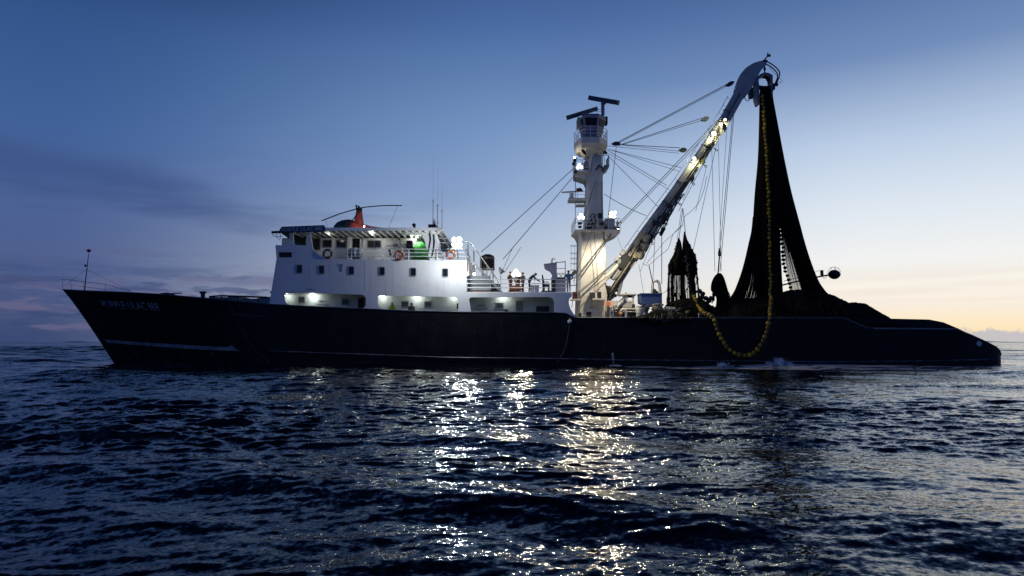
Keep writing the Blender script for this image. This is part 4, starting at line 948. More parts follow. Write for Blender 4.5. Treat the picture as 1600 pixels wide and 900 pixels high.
# ------------------------------------------------------------------ rigging wires
def wire(a, b, r=.03, k=0.0, par=None, mat=WIRE, n=None):
    pts = sag(P(*a), P(*b), k) if k else [P(*a), P(*b)]
    return MB().tube(pts, r, 5).build('rigging_wire', mat, par or ship)
W = [((966, 222, MY), (1138, 130.5, BY), .034), ((966, 224, MY), (1138, 133, BY), .026), ((966, 227, MY), (1100, 183.5, BY), .028), ((966, 228, MY), (1100, 187, BY), .022),
     ((972, 226, MY), (1062, 231, BY), .03), ((972, 226.5, MY), (1062, 236.5, BY), .022), ((946, 227.5, MY), (1061, 239.5, BY), .02), ((948, 234, MY), (1042, 290, BY), .024), ((950, 233, MY), (1064, 262, BY), .022), ((950, 233, MY), (1062, 268, BY), .018),
     ((946, 237, MY), (1046, 297, BY), .02), ((945, 238, MY), (1027, 322, BY), .022), ((963, 229, MY), (949.5, 345, MY - 1), .024),
     ((966, 350, MY - 1.4), (1121, 188, BY - .5), .032), ((968, 352, MY - 1.4), (1122, 192, BY - .5), .026),
     ((966, 350, MY - 1.4), (903, 433, MY - 2.4), .034), ((966, 352, MY - 1.4), (905, 438, MY - 2.4), .03), ((1009, 370, BY), (903, 460, MY - 2), .036), ((1040, 330, BY), (978, 396, BY - .5), .03), ((985, 405, BY - .8), (911, 461, MY - 2), .032), ((978, 395, BY - .8), (902, 458, MY - 2), .028),
     ((896.5, 263, MY - .8), (752, 394, 2.2), .03), ((894, 278, MY - .8), (786, 405, 2.2), .03), ((802, 385, 3), (783, 428, 3), .02), ((814, 386, 3), (788, 426, 3), .02),
     ((931, 282, MY - 1.05), (909, 350, MY - 1.6), .025), ((940, 283, MY - 1.05), (941, 335, MY - 1.3), .02), ((925, 360, MY - 1.7), (896, 440, MY - 2), .022), ((928, 358, MY - 1.7), (935, 455, MY - 1.6), .022),
     ((1147, 176, BY), (1125, 424, 5.0), .026), ((1145, 178, BY), (1122, 424, 5.0), .026), ((1136, 195, BY), (1123, 395, 5.0), .018), ((1112, 224, BY - .5), (1117, 424, 5.0), .02), ((1122, 196, BY - .5), (1127, 424, 5.0), .018),
     ((1126, 196, BY - .6), (1082, 396, 4.2), .02), ((1116, 224, BY - .6), (1060, 330, 4.2), .022), ((1104, 260, BY - .6), (1087, 330, 4.2), .018), ((1100, 240, BY - .6), (1067, 312, 4.2), .02),
     ((1067, 325, 4.2), (1061, 372, 4.2), .028), ((1067, 325, 4.2), (1071, 364, 4.2), .028), ((1065, 325, 4.2), (1058, 374, 4.2), .018),
     ((1034, 366, BY - .5), (1034, 444, 4.6), .032), ((1024, 360, BY - .5), (1020, 440, 4.6), .022), ((1030, 352, BY), (1000, 425, 4), .018), ((998, 413, 4.5), (1006, 460, 4.5), .016), ((1036, 458, 4), (1046, 452, 4), .02), ((952, 335, 6), (975, 398, 6), .012), ((1010, 412, 4), (1038, 378, 4), .02), ((1014, 415, 4.2), (1020, 442, 4.4), .04), ((1038, 378, 4.2), (1067, 352, 4.2), .018)]
for w in W: wire(*w)
wire((944, 303, MY), (1010, 337, BY), .026, .035)
MB().tube([P(a, b, 5.5) for a, b in curve([(1104, 276), (1100, 296), (1092, 316), (1080, 330), (1070, 338), (1066, 352)], 5)], .02, 5).build('rigging_wire', WIRE, ship)
MB().tube([P(a, b, 4.5) for a, b in curve([(1066, 352), (1052, 366), (1044, 388), (1030, 400), (1014, 414), (1004, 412)], 5)], .02, 5).build('rigging_wire', WIRE, ship)
wire((104, 444, 6), (135, 421, 5.6), .01); wire((135, 421, 5.6), (205, 455, 3), .01)
# ------------------------------------------------------------------ blocks hanging in the rigging
def block(px, py, Y, L, wd, d, label, mat=DARK):
    L *= .85; wd *= .8
    t = thing('pulley_block', label, 'pulley block', P(px, py, Y), 'blocks in the rigging'); c = P(px, py, Y); d = Vector(d).normalized()
    n = Vector((0, 1, 0)); s = d.cross(n).normalized()
    pts = [(-.5, .12), (-.3, .42), (0, .5), (.25, .42), (.5, .1)]
    out = [c + d * (L * a) + s * (wd * b) for a, b in pts] + [c + d * (L * a) - s * (wd * b) for a, b in pts[::-1]]
    for k in (-.11, .07): MB().plate([q + n * k for q in out], d=n * .04).build('cheek', mat, t)
    MB().tube([c - n * .06, c + n * .06], wd * .42, 14).build('sheave', BLACK, t)
    MB().ring(c - d * (L * .55), n, wd * .14, .03, 12, 5).build('shackle', STEEL, t)
dB = Vector((.87, 0, .5))
block(963, 224.5, MY, .85, .42, (1, 0, .05), 'dark pulley block just right of the mast below its lookout cabin, with wires fanning out')
block(945.5, 238, MY - .4, .5, .3, (.7, 0, -.6), 'small dark pulley block on the mast just above its right hand balcony')
block(1067.5, 234.5, BY, .75, .5, (1, 0, 0), 'dark pulley block on the upper edge of the boom, level with the small mast balcony')
block(1102, 186, BY, .8, .5, (1, 0, .35), 'fat grey pulley block on the upper edge of the boom beside its lamps', GREY)
block(1141, 131, BY, .9, .45, (1, 0, .5), 'dark slender pulley block high on the boom at the foot of its swan neck')
block(1131, 199, BY - .9, .8, .5, (-.2, 0, 1), 'pale lit pulley block hanging under the topmost boom lamps', TAN)
block(1113, 224, BY - .9, .5, .38, (.1, 0, 1), 'yellow lit round pulley block hanging under the middle boom lamp', material('yellow_block_paint', (0.5, 0.45, 0.15), .5))
block(1098.5, 252, BY - .6, .6, .36, (.2, 0, 1), 'olive pulley block hanging from the boom above the dark pear shaped one', material('olive_block_paint', (0.25, 0.26, 0.1), .5))
block(1082, 278, BY - .5, .65, .4, (0, 0, 1), 'dark pear shaped pulley block hanging below the lowest boom lamp')
block(1056.5, 310, BY - .5, .6, .34, (0, 0, 1), 'small dark pulley block under the boom above the twin peaked net bundle')
block(1146, 170, BY, .75, .6, (.4, 0, .8), 'black pulley block under the boom neck that carries the long vertical wires')
block(896.5, 427, MY - 2.4, .7, .4, (-.6, 0, -.8), 'dark pulley block beside the caged ladder at the left of the mast')
# ------------------------------------------------------------------ people
def person(label, foot, face, pose='stand', top=FABRIC_D, legs=FABRIC_D, cap=None, scale=1.0, vest=None, group=None):
    """one continuous skinned figure, 1.74 m; face = heading angle (0 looks to -y)"""
    J = {'pelvis': (0, 0, .95), 'belly': (0, 0, 1.10), 'chest': (0, -.01, 1.32), 'neck': (0, 0, 1.48), 'jaw': (0, -.015, 1.56), 'head': (0, -.01, 1.645), 'crown': (0, 0, 1.715)}
    for s, k in ((-1, 'L'), (1, 'R')):
        J.update({'hip' + k: (s * .10, 0, .90), 'knee' + k: (s * .11, -.02, .50), 'ankle' + k: (s * .115, .02, .09), 'toe' + k: (s * .13, -.15, .04),
                  'sho' + k: (s * .19, 0, 1.42), 'elb' + k: (s * .25, .03, 1.14), 'wri' + k: (s * .25, -.06, .90), 'palm' + k: (s * .25, -.09, .82)})
    if pose == 'rail':                      # forearms on the bulwark, hands together
        for s, k in ((-1, 'L'), (1, 'R')): J['elb' + k] = (s * .27, -.10, 1.16); J['wri' + k] = (s * .10, -.30, 1.13); J['palm' + k] = (s * .04, -.36, 1.12)
        for q in ('chest', 'neck', 'jaw', 'head', 'crown'): J[q] = (J[q][0], J[q][1] - .06, J[q][2])
    elif pose == 'phone':
        for s, k in ((-1, 'L'), (1, 'R')): J['elb' + k] = (s * .24, -.06, 1.14); J['wri' + k] = (s * .10, -.28, 1.22); J['palm' + k] = (s * .06, -.33, 1.26)
        J['jaw'] = (0, -.05, 1.55); J['head'] = (0, -.06, 1.63); J['crown'] = (0, -.04, 1.70)
    elif pose == 'bend':                    # stooping, head down, arms reaching to the box in front
        J.update({'belly': (0, -.05, 1.10), 'chest': (0, -.20, 1.28), 'neck': (0, -.33, 1.38), 'jaw': (0, -.42, 1.38), 'head': (0, -.47, 1.44), 'crown': (0, -.50, 1.51)})
        for s, k in ((-1, 'L'), (1, 'R')):
            J['sho' + k] = (s * .18, -.28, 1.34); J['elb' + k] = (s * .21, -.48, 1.12); J['wri' + k] = (s * .17, -.68, .98); J['palm' + k] = (s * .15, -.76, .93)
    elif pose == 'hips':
        for s, k in ((-1, 'L'), (1, 'R')): J['elb' + k] = (s * .36, .06, 1.16); J['wri' + k] = (s * .18, -.08, 1.02); J['palm' + k] = (s * .13, -.11, .97)
    rad = {'pelvis': .155, 'belly': .15, 'chest': .168, 'neck': .058, 'jaw': .078, 'head': .098, 'crown': .06, 'hip': .095, 'knee': .062, 'ankle': .042, 'toe': .038, 'sho': .088, 'elb': .058, 'wri': .038, 'palm': .036}
    E = [('pelvis', 'belly'), ('belly', 'chest'), ('chest', 'neck'), ('neck', 'jaw'), ('jaw', 'head'), ('head', 'crown')]
    for k in 'LR': E += [('pelvis', 'hip' + k), ('hip' + k, 'knee' + k), ('knee' + k, 'ankle' + k), ('ankle' + k, 'toe' + k), ('chest', 'sho' + k), ('sho' + k, 'elb' + k), ('elb' + k, 'wri' + k), ('wri' + k, 'palm' + k)]
    keys = list(J); me = bpy.data.meshes.new('person'); me.from_pydata([J[k] for k in keys], [(keys.index(a), keys.index(b)) for a, b in E], [])
    o = bpy.data.objects.new('person', me); COL.objects.link(o); sk = o.modifiers.new('skin', 'SKIN')
    for k, sv in zip(keys, me.skin_vertices[0].data):
        r = rad[k.rstrip('LR')] if k[-1] in 'LR' else rad[k]; sv.radius = (r, r); sv.use_root = (k == 'pelvis')
    ss = o.modifiers.new('sub', 'SUBSURF'); ss.levels = 1
    dg = bpy.context.evaluated_depsgraph_get(); dg.update(); body = bpy.data.meshes.new_from_object(o.evaluated_get(dg))
    V = [v.co.copy() for v in body.vertices]; FS = [tuple(p.vertices) for p in body.polygons]; bpy.data.objects.remove(o)
    mb = MB()
    zone = {'head': 0, 'crown': 0, 'jaw': 0, 'neck': 0, 'palm': 0, 'wri': 1, 'toe': 3, 'ankle': 2, 'knee': 2, 'hip': 2}
    fm = []
    for f in FS:
        c = sum((V[i] for i in f), Vector()) / len(f)
        best = min(keys, key=lambda k: (Vector(J[k]) - c).length / (1.6 if k in ('chest', 'belly', 'pelvis') else 1))
        kk = best.rstrip('LR') if best[-1] in 'LR' else best
        z = zone.get(kk, 1)
        if kk == 'pelvis' and c.z < .93: z = 2
        fm.append(z)
    mb.add(V, FS); mb.m = fm
    # fingers, rooted in the palms, slightly curled; nose, ears and eyes
    mb.mat(0)
    for s, k in ((-1, 'L'), (1, 'R')):
        w, p = Vector(J['wri' + k]), Vector(J['palm' + k]); d = (p - w).normalized(); sd = d.cross(Vector((s, 0, .2))).normalized(); n = d.cross(sd)
        for i, L in enumerate((.075, .085, .08, .062)):
            b = p + sd * (.02 * (i - 1.5)); mb.tube([b, b + d * L * .5 + n * .004, b + d * L * .85 + n * .022, b + d * L + n * .04], [.009, .0085, .008, .006], 5)
        b = p - d * .04 - sd * .035; mb.tube([b, b - sd * .025 + d * .03, b - sd * .02 + d * .06], [.011, .010, .007], 5)
    h = Vector(J['head']); fw = Vector((0, -1, 0)) if pose != 'bend' else Vector((0, -.75, -.65))
    up = Vector((1, 0, 0)).cross(fw) * -1; up = up if up.z > 0 else -up
    mb.tube([h + fw * .085 + up * .005, h + fw * .112 - up * .03, h + fw * .09 - up * .04], [.008, .016, .01], 6)
    for s in (-1, 1): mb.ball(h + Vector((s * .095, 0, 0)) - up * .01, .012, .025, .035, 6, 4)
    mb.mat(4)
    for s in (-1, 1): mb.ball(h + fw * .088 + Vector((s * .033, 0, 0)) + up * .012, .011, None, .008, 6, 4)
    mb.ball(h + fw * .082 - up * .058, .024, .01, .006, 6, 4)
    rot = Matrix.Rotation(face, 4, 'Z') @ Matrix.Scale(scale, 4); foot = Vector(foot)
    tr_ = lambda m_: [tuple(foot + rot @ Vector(v)) for v in m_.v]
    mb.v = tr_(mb)
    t = thing('person', label, 'person', foot, group)
    mb.build('body', [SKIN, top, legs, BLACK, BLACK], t, smooth=True)
    c = MB()
    if cap: c.ball(h + up * .035, .118, .135, .105, 14, 6); c.ball(h + fw * .1 + up * .03, .085, .07, .012, 10, 4); nm, mt = 'helmet', cap
    else: c.ball(h + up * .025 - fw * .012, .104, .108, .088, 12, 6); nm, mt = 'hair', HAIR
    c.v = tr_(c); c.build(nm, mt, t, smooth=True)
    if vest:
        c = MB(); rg = []
        for z, a, b in ((.98, .185, .155), (1.12, .178, .15), (1.28, .195, .165), (1.40, .20, .135), (1.45, .13, .09)):
            rg.append([(a * math.cos(q * math.pi / 8), b * math.sin(q * math.pi / 8) - (.05 if z > 1.2 else .02), z) for q in range(16)])
        c.loft(rg); c.v = tr_(c); c.build('vest', vest, t, smooth=True)
        c = MB()
        for z, a, b in ((1.06, .186, .158), (1.2, .192, .163)): c.loft([[(a * math.cos(q * math.pi / 8), b * math.sin(q * math.pi / 8) - .035, z + e) for q in range(16)] for e in (-.022, .022)])
        c.v = tr_(c); c.build('reflective_band', material('reflective_band', (.7, .7, .66), .3), t)
    return t
def feet_at(px, py_head, Y, h=1.74): p = P(px, py_head, Y); return Vector((p.x, Y, p.z - h))
person('crew member in a yellow hi-vis vest and white helmet leaning on the bulwark', feet_at(613.5, 472.3, .75), 0, 'rail', HIVIS, FABRIC_D, HELMET, vest=HIVIS)
person('crew member in dark patterned clothes looking down at the hands by the bulwark', feet_at(643, 473.2, .8), R(20), 'phone', CHECK, FABRIC_D)
zp_ = zf + .05
def stand(px, Y): return Vector((P(px, 450, Y).x, Y, zp_))
G = 'crew standing round the lamp on the boat deck'
person('crew member in brown standing just left of the lamp on the boat deck', stand(797.5, 2.3), R(60), 'hips', BROWNCL, BROWNCL, scale=1.04, group=G)
person('crew member in an orange shirt behind the lamp on the boat deck', stand(809.5, 3.2), R(-20), 'hips', material('dull_orange_fabric', (.3, .12, .04), .9), BROWNCL, group=G)
person('crew member in a dark olive jacket just right of the lamp on the boat deck', stand(817, 2.2), R(-70), 'hips', material('olive_fabric', (.07, .065, .04), .9), FABRIC_D, group=G)
person('stooping crew member in dark clothes bent over a pale box', stand(827, 2.0), R(86), 'bend', FABRIC_D, FABRIC_D, scale=1.08)
person('crew member in blue coveralls standing at the after end of the boat deck', stand(888.5, 1.6), R(-30), 'hips', BLUECL, BLUECL, scale=1.06)
# ------------------------------------------------------------------ boat-deck gear
t = thing('slatted_bench_locker', 'pale grey slatted deck locker behind the rail at the foot of the stairs', 'deck locker', P(747, 457, 1))
for i, (a, b) in enumerate(((431, 438.2), (438.8, 446), (447, 453.5))):
    m = MB(); m.pbox(729.5, a, 766, b, 1.0 + i * .02, 2.2); m.build('slat_panel', STEEL if i == 1 else GREY, t)
m = MB(); m.pbox(731, 453.5, 764, 457, 1.1, 2.1); m.build('base', material('rusty_base_paint', (.2, .1, .06), .7), t)
t = thing('water_tank', 'round black ribbed tank on a steel stand behind the stairs', 'tank', P(762, 457, 4.5)); c = P(762, 420, 4.5); tp = P(762, 398.5, 4.5)
def lathe(mb, c, prof, n=20):
    mb.loft([[(c.x + r * math.cos(2 * math.pi * i / n), c.y + r * math.sin(2 * math.pi * i / n), z) for i in range(n)] for z, r in prof]); return mb
H = tp.z - c.z; pr_ = [(c.z, .50)]
for i in range(5): z = c.z + H * (.05 + i * .16); pr_ += [(z, .52), (z + H * .02, .59), (z + H * .11, .59), (z + H * .13, .53)]
pr_ += [(c.z + H * .88, .56), (c.z + H * .96, .48), (c.z + H, .3), (c.z + H * 1.04, .28)]
lathe(MB(), c, pr_).build('tank_body', BLACK, t)
lettering('WATER TANK', ((753.5, 401.5), (771, 401), (771, 404.6), (753.5, 405)), lambda a, b: Vector((P(a, b, 4.0).x, 4.5 - math.sqrt(max(.0, .60 ** 2 - (P(a, b, 4.0).x - c.x) ** 2)), P(a, b, 4.0).z)), LETTER, t)
m = MB()
for dx in (-.45, .45):
    for dy in (-.4, .4): m.bar((c.x + dx, 4.5 + dy, zp_), (c.x + dx, 4.5 + dy, c.z), .08)
m.bar((c.x - .45, 4.1, zp_), (c.x + .45, 4.1, c.z), .05); m.bar((c.x + .45, 4.1, zp_), (c.x - .45, 4.1, c.z), .05); m.box((c.x - .6, 3.95, c.z - .08), (c.x + .6, 5.05, c.z - .004)); m.build('stand', STEEL, t)
t = thing('deck_winch', 'dark cable winch behind the rail between the stairs and the lamp', 'winch', P(775, 457, 1.6)); c = P(775, 449, 1.6)
m = MB(); m.tube([c + Vector((-.35, 0, 0)), c + Vector((.35, 0, 0))], .3, 12); m.build('drum', BLACK, t)
for s in (-.4, .36): MB().tube([c + Vector((s, 0, 0)), c + Vector((s + .05, 0, 0))], .42, 14).build('flange', DARK, t)
m = MB(); m.box((c.x - .5, 1.3, zp_), (c.x + .5, 1.9, c.z - .28)); m.pbox(767, 443, 771, 452, 1.2, 1.5); m.build('frame', DARK, t)
t = thing('signal_horn', 'dark cone shaped deck fitting on a thin pole behind the winch', 'loudspeaker', P(781, 457, 3))
m = MB(); m.tube([P(782, 428, 3), P(784, 422, 3), P(785, 421, 3)], [.08, .28, .3], 10); m.build('cone', LILAC, t); m = MB(); m.tube([P(782, 457, 3), P(782, 427, 3)], .035, 6); m.build('pole', STEEL, t)
t = thing('pale_deck_box', 'pale lilac grey box in front of the stooping crew member', 'box', P(836, 457, 1.4))
m = MB(); m.pbox(829, 447, 842, 459, 1.3, 2.4); m.build('box_body', LILAC, t); m = MB(); m.add([P(828.5, 446.8, 1.25), P(842.5, 446.8, 1.25), P(842.5, 445.4, 2.45), P(828.5, 445.4, 2.45), P(828.5, 447.6, 1.25), P(842.5, 447.6, 1.25), P(842.5, 446.2, 2.45), P(828.5, 446.2, 2.45)], [(0, 1, 2, 3), (4, 5, 6, 7), (0, 1, 5, 4), (1, 2, 6, 5), (2, 3, 7, 6), (3, 0, 4, 7)]); m.build('lid', GREY, t)
RUSTY = material('rusty_orange_paint', (.22, .07, .03), .6)
t = thing('orange_deck_pump', 'rusty orange pump unit low on the boat deck right under the lamp', 'pump', P(805, 457, 1.8)); c = P(805, 451, 1.8)
m = MB(); m.tube([c + Vector((-.45, 0, .02)), c + Vector((.2, 0, .02))], .24, 12); m.build('motor', RUSTY, t); m = MB(); m.tube([c + Vector((.24, -.1, 0)), c + Vector((.24, .2, 0))], .3, 12); m.build('pump_housing', RUSTY, t); m = MB(); m.box((c.x - .6, 1.5, zp_), (c.x + .6, 2.1, c.z - .22)); m.build('skid', DARK, t)
t = thing('operator_chair', 'black high backed chair facing the canopied control console', 'chair', P(855, 457, 1.6))
m = MB(); m.plate([P(a, b, 1.35) for a, b in ((847, 429), (848.3, 429.3), (850.5, 440), (851.5, 453), (848, 453))], d=(0, .5, 0)); m.build('backrest', BLACK, t)
m = MB(); m.pbox(848.5, 444, 858, 447.5, 1.35, 1.85); m.pbox(849, 440, 857.5, 441.2, 1.3, 1.38); m.build('seat', BLACK, t)
for q in ((848.5, 447.5, 850.5, 456), (856.5, 444, 858.8, 456)): m = MB(); m.pbox(*q, 1.36, 1.8); m.build('leg', DARK, t)
m = MB(); m.pbox(846, 454, 868, 457.5, 1.2, 2.0); m.build('footboard', BLACK, t)
t = thing('control_console', 'lilac grey control console with an overhanging canopy and glazed side', 'control console', P(874, 457, 1.5))
m = MB(); m.plate([P(a, b, 1.2) for a, b in ((849.5, 412.5), (869, 410), (869, 437), (863, 436), (862.5, 430), (859, 424.5), (853, 421.8), (851, 420))], d=(0, .08, 0)); m.plate([P(a, b, 2.6) for a, b in ((849.5, 412.5), (869, 410), (869, 437), (863, 436), (862.5, 430), (859, 424.5), (853, 421.8), (851, 420))], d=(0, .08, 0))
m.add([P(849.5, 412.3, 1.15), P(884, 408, 1.15), P(884, 408, 2.8), P(849.5, 412.3, 2.8), P(849.5, 413.4, 1.15), P(884, 409.4, 1.15), P(884, 409.4, 2.8), P(849.5, 413.4, 2.8)], [(0, 1, 2, 3), (4, 5, 6, 7), (0, 1, 5, 4), (1, 2, 6, 5), (2, 3, 7, 6), (3, 0, 4, 7)]); m.build('canopy', LILAC, t)
m = MB(); m.pbox(868.5, 436, 884, 457.5, 1.2, 2.6); m.build('desk', LILAC, t)
m = MB(); m.pbox(862, 433, 867.5, 457, 1.25, 1.9); m.build('seat_column', BLACK, t)
m = MB()
for a in (869, 882.8): m.pbox(a, 408.5, a + 1, 436, 1.19, 1.25); m.pbox(a, 408.5, a + 1, 436, 2.54, 2.6)
for b in (419, 426.5): m.pbox(869, b, 884, b + .8, 1.185, 1.24)
m.build('window_frame', LILAC, t)
m = MB(); m.ring(P(873, 431, 1.5), (0, 1, 0), .14, .025, 12, 5); m.ring(P(879.5, 431, 1.5), (0, 1, 0), .14, .025, 12, 5); m.pbox(870, 433.5, 883, 436, 1.3, 1.7); m.build('instrument_panel', DARK, t)
m = MB(); m.tube([P(862, 411, 1.8), P(862.5, 405, 1.8), P(865, 403.6, 1.8), P(867.5, 406, 1.8)], .07, 6); m.build('roof_vent', material('pale_vent', (.5, .55, .4), .5), t)
m = MB(); m.ball(P(856, 417.3, 1.6), .08); m.build('console_lamp', glow('console_lamp', (1, .95, .5), 3), t)

# ------------------------------------------------------------------ bridge-deck gear
def ring_buoy(px, py, Y, label, col, r=.31):
    c = P(px, py, Y); t = thing('life_ring', label, 'life ring', c, 'life rings on the bridge-deck rail')
    MB().ring(c, (0, 1, 0), r, .085, 28, 8).build('ring', col, t, smooth=True)
    for a in (45, 135, 225, 315):
        d = Vector((math.cos(R(a)), 0, math.sin(R(a)))); MB().ring(c + d * r, d.cross(Vector((0, 1, 0))), .078, .024, 12, 6).build('band', WHITE, t)
    MB().ring(c, (0, 1, 0), r + .11, .012, 24, 4).build('grab_line', ROPE, t)
ring_buoy(512, 396.6, -.08, 'dark life ring on the rail nearest the bridge wing', material('faded_dark_red_plastic', (.10, .035, .03), .6), .30)
ring_buoy(624, 398.8, -.08, 'orange and white life ring on the rail under the painted words', ORANGE, .31)
ring_buoy(704, 398, -.08, 'brightly lit orange life ring on the rail below the big floodlight', ORANGE, .28)
t = thing('life_raft_canister', 'fat silver life raft canister lying on the bridge deck', 'life raft', P(555.5, 405, .9)); c = P(555.5, 395.6, .75)
m = MB(); L = .55; m.tube([c + Vector((x, 0, 0)) for x in (-L, -L * .93, -L * .8, -.04, -.03, .03, .04, L * .8, L * .93, L)], [.25, .36, .41, .43, .46, .46, .43, .41, .36, .25], 18); m.build('canister', material('silver_fibreglass', (.42, .43, .47), .3, metal=.3), t, smooth=True)
m = MB()
for x in (-.3, .3): m.ring(c + Vector((x, 0, 0)), (1, 0, 0), .435, .022, 20, 5)
m.build('strap', BLACK, t)
m = MB()
for x in (-.35, .28): m.box((c.x + x, c.y - .35, zd), (c.x + x + .08, c.y + .35, zd + .12)); 
m.build('cradle', DARK, t)
t = thing('tarp_covered_drum', 'bright green tarpaulin bundle lit up under the after end of the bridge roof', 'tarpaulin', P(656, 405, 3)); c = P(656, 405, 3.0)
rg = []; rg_ = random.Random(3)
prof = [(0, .62), (.25, .64), (.55, .60), (.85, .55), (1.1, .45), (1.3, .30), (1.42, .1)]
ph = [rg_.uniform(0, 6) for _ in range(4)]
for z, r in prof:
    rg.append([(c.x + r * (1 + .1 * math.sin(3 * a + ph[0] + z) + .05 * math.sin(7 * a + ph[1])) * math.cos(a), c.y + r * (1 + .1 * math.sin(3 * a + ph[0] + z)) * math.sin(a), c.z + z * (1 + .03 * math.sin(5 * a + ph[2]))) for a in [2 * math.pi * i / 28 for i in range(28)]])
MB().loft(rg).build('tarpaulin', GREEN, t, smooth=True)
m = MB(); m.ring(c + Vector((0, 0, .5)), (0, 0, 1), .64, .02, 28, 5); m.build('lashing', ROPE, t)
lamp('roof_fill', P(652, 372, 2.6), 45, (.95, 1, .9), .1, ship); lamp('roof_fill', P(585, 366, 1.2), 30, (1, .98, .9), .15, ship); lamp('roof_fill', P(520, 366, 1.4), 8, (1, .97, .88), .15, ship)  # fill lights added under the bridge roof to brighten the house, no fixtures
m = MB(); m.box((P(667, 402, 4).x, 3.6, zd), (P(676, 402, 4).x, 4.2, zd + .55)); m.build('red_fuel_box', RED, ship)

# ------------------------------------------------------------------ helicopter on the bridge roof
HYc = 6.0
t = thing('helicopter', 'small red helicopter with drooping two bladed rotor parked on the bridge roof', 'helicopter', (P(550, 350, HYc).x, HYc, zr + .12))
sc_ = M(HYc)
zt_ = P(545, 342.5, HYc).z; zbase = zr + .65
def egg(px, hh_top, hh_bot, w):
    x = P(px, 350, HYc).x; zc_ = (hh_top + hh_bot) / 2; hz = (hh_top - hh_bot) / 2
    return [(x, HYc + w * math.cos(2 * math.pi * i / 20), zc_ + hz * math.sin(2 * math.pi * i / 20)) for i in range(20)]
zz = lambda py: P(545, py, HYc).z
m = MB(); m.loft([egg(520.8, zz(357), zz(361), .1), egg(522.5, zz(352.5), zz(364), .35), egg(527, zz(347.6), zz(366.5), .56), egg(534, zz(344.2), zz(368.5), .64), egg(541, zz(343), zz(369), .66), egg(548, zz(343.3), zz(369), .66)])
m.build('canopy', glass('helicopter_bubble', (.012, .03, .03)), t, smooth=True)
m = MB(); m.loft([egg(547, zz(342.9), zz(369.2), .67), egg(556, zz(345.5), zz(369), .66), egg(566, zz(349.5), zz(368), .55), egg(580, zz(353.5), zz(364), .32), egg(600, zz(356), zz(361.5), .17), egg(650, zz(357), zz(360.5), .10)]); m.build('fuselage', RED, t, smooth=True)
m = MB(); 
for s in (-1, 1): m.tube([P(a, b, HYc + s * .66) for a, b in ((528, 352), (535, 345.5), (543, 343.2), (551, 344))], .03, 5); m.tube([P(541.5, 343.5, HYc + s * .6), P(540, 354, HYc + s * .67), P(537, 365, HYc + s * .66)], .03, 5)
m.build('door_frame', DARK, t)
m = MB(); rg = []
for py, a, b, w in ((355, 552, 569.5, .3), (346, 553.5, 568, .24), (335, 555.5, 566.5, .17), (328, 557, 565.6, .13)):
    p, q = P(a, py, HYc), P(b, py, HYc); rg.append([(p.x + (q.x - p.x) * (.5 - .5 * math.cos(2 * math.pi * i / 12)), HYc + w * math.sin(2 * math.pi * i / 12), p.z) for i in range(12)])
m.loft(rg); m.build('mast_fairing', RED, t, smooth=True)
m = MB(); m.tube([P(561, 328, HYc), P(560.5, 322, HYc)], .1, 8); m.pbox(556.5, 324.5, 565, 329.5, HYc - .14, HYc + .14); m.tube([P(557, 322, HYc), P(557, 320.8, HYc)], .12, 8); m.tube([P(557, 326, HYc), P(556.8, 321, HYc)], .06, 8); m.tube([P(551, 344, HYc - .2), P(556, 337, HYc - .15), P(558, 328, HYc)], .05, 5); m.build('rotor_hub', BLACK, t)
def blade(pts, wd, nm):
    m = MB(); ps = [P(*q) for q in pts]; d = (ps[-1] - ps[0]).normalized(); s = d.cross(Vector((0, 0, 1))).normalized(); up_ = s.cross(d)
    m.loft([[p - s * wd, p + up_ * .05, p + s * wd, p - up_ * .045] for p in ps]); m.build(nm, BLACK, t)
blade([(559, 326.2, 6.0), (547, 329.3, 5.4), (530, 334.4, 4.4), (513, 341, 3.4), (503.5, 344.6, 2.8)], .2, 'rotor_blade')
blade([(562, 325, 6.0), (575, 323.2, 6.8), (592, 321.8, 7.8), (610, 321, 8.9), (627, 321.2, 9.9)], .2, 'rotor_blade')
m = MB(); m.tube([P(621.5, 321.6, 9.6), P(607, 356, 7.5)], .014, 4); m.build('tie_down_line', WIRE, t); m = MB(); m.tube([P(508.5, 345, 3.0), P(512.5, 357, 3.4)], .014, 4); m.build('tie_down_line', WIRE, t)
for s in (-.75, .75):
    m = MB(); m.tube([P(518, 371, HYc + s) + Vector((0, 0, .1)), P(521, 372, HYc + s), P(560, 372, HYc + s)], .04, 6)
    for px in (530, 553): m.tube([P(px, 371.8, HYc + s), P(px, 366, HYc + s * .7)], .03, 5)
    m.build('skid', DARK, t)
m = MB(); m.box((P(505, 350, 6).x, 3.5, zr + .13), (P(600, 350, 6).x, 9, zr + .22)); m.build('helideck', GREY, ship)
m = MB(); c = P(569, 353.5, 4.2); m.ball(c, .07); m.tube([c, c - Vector((0, 0, .4))], .03, 5); m.build('helideck_light', glow('helideck_lens', (1, .95, .85), 6), ship); lamp('helideck_bulb', c + Vector((0, -.12, .1)), 55, (1, .93, .82), .06, ship)
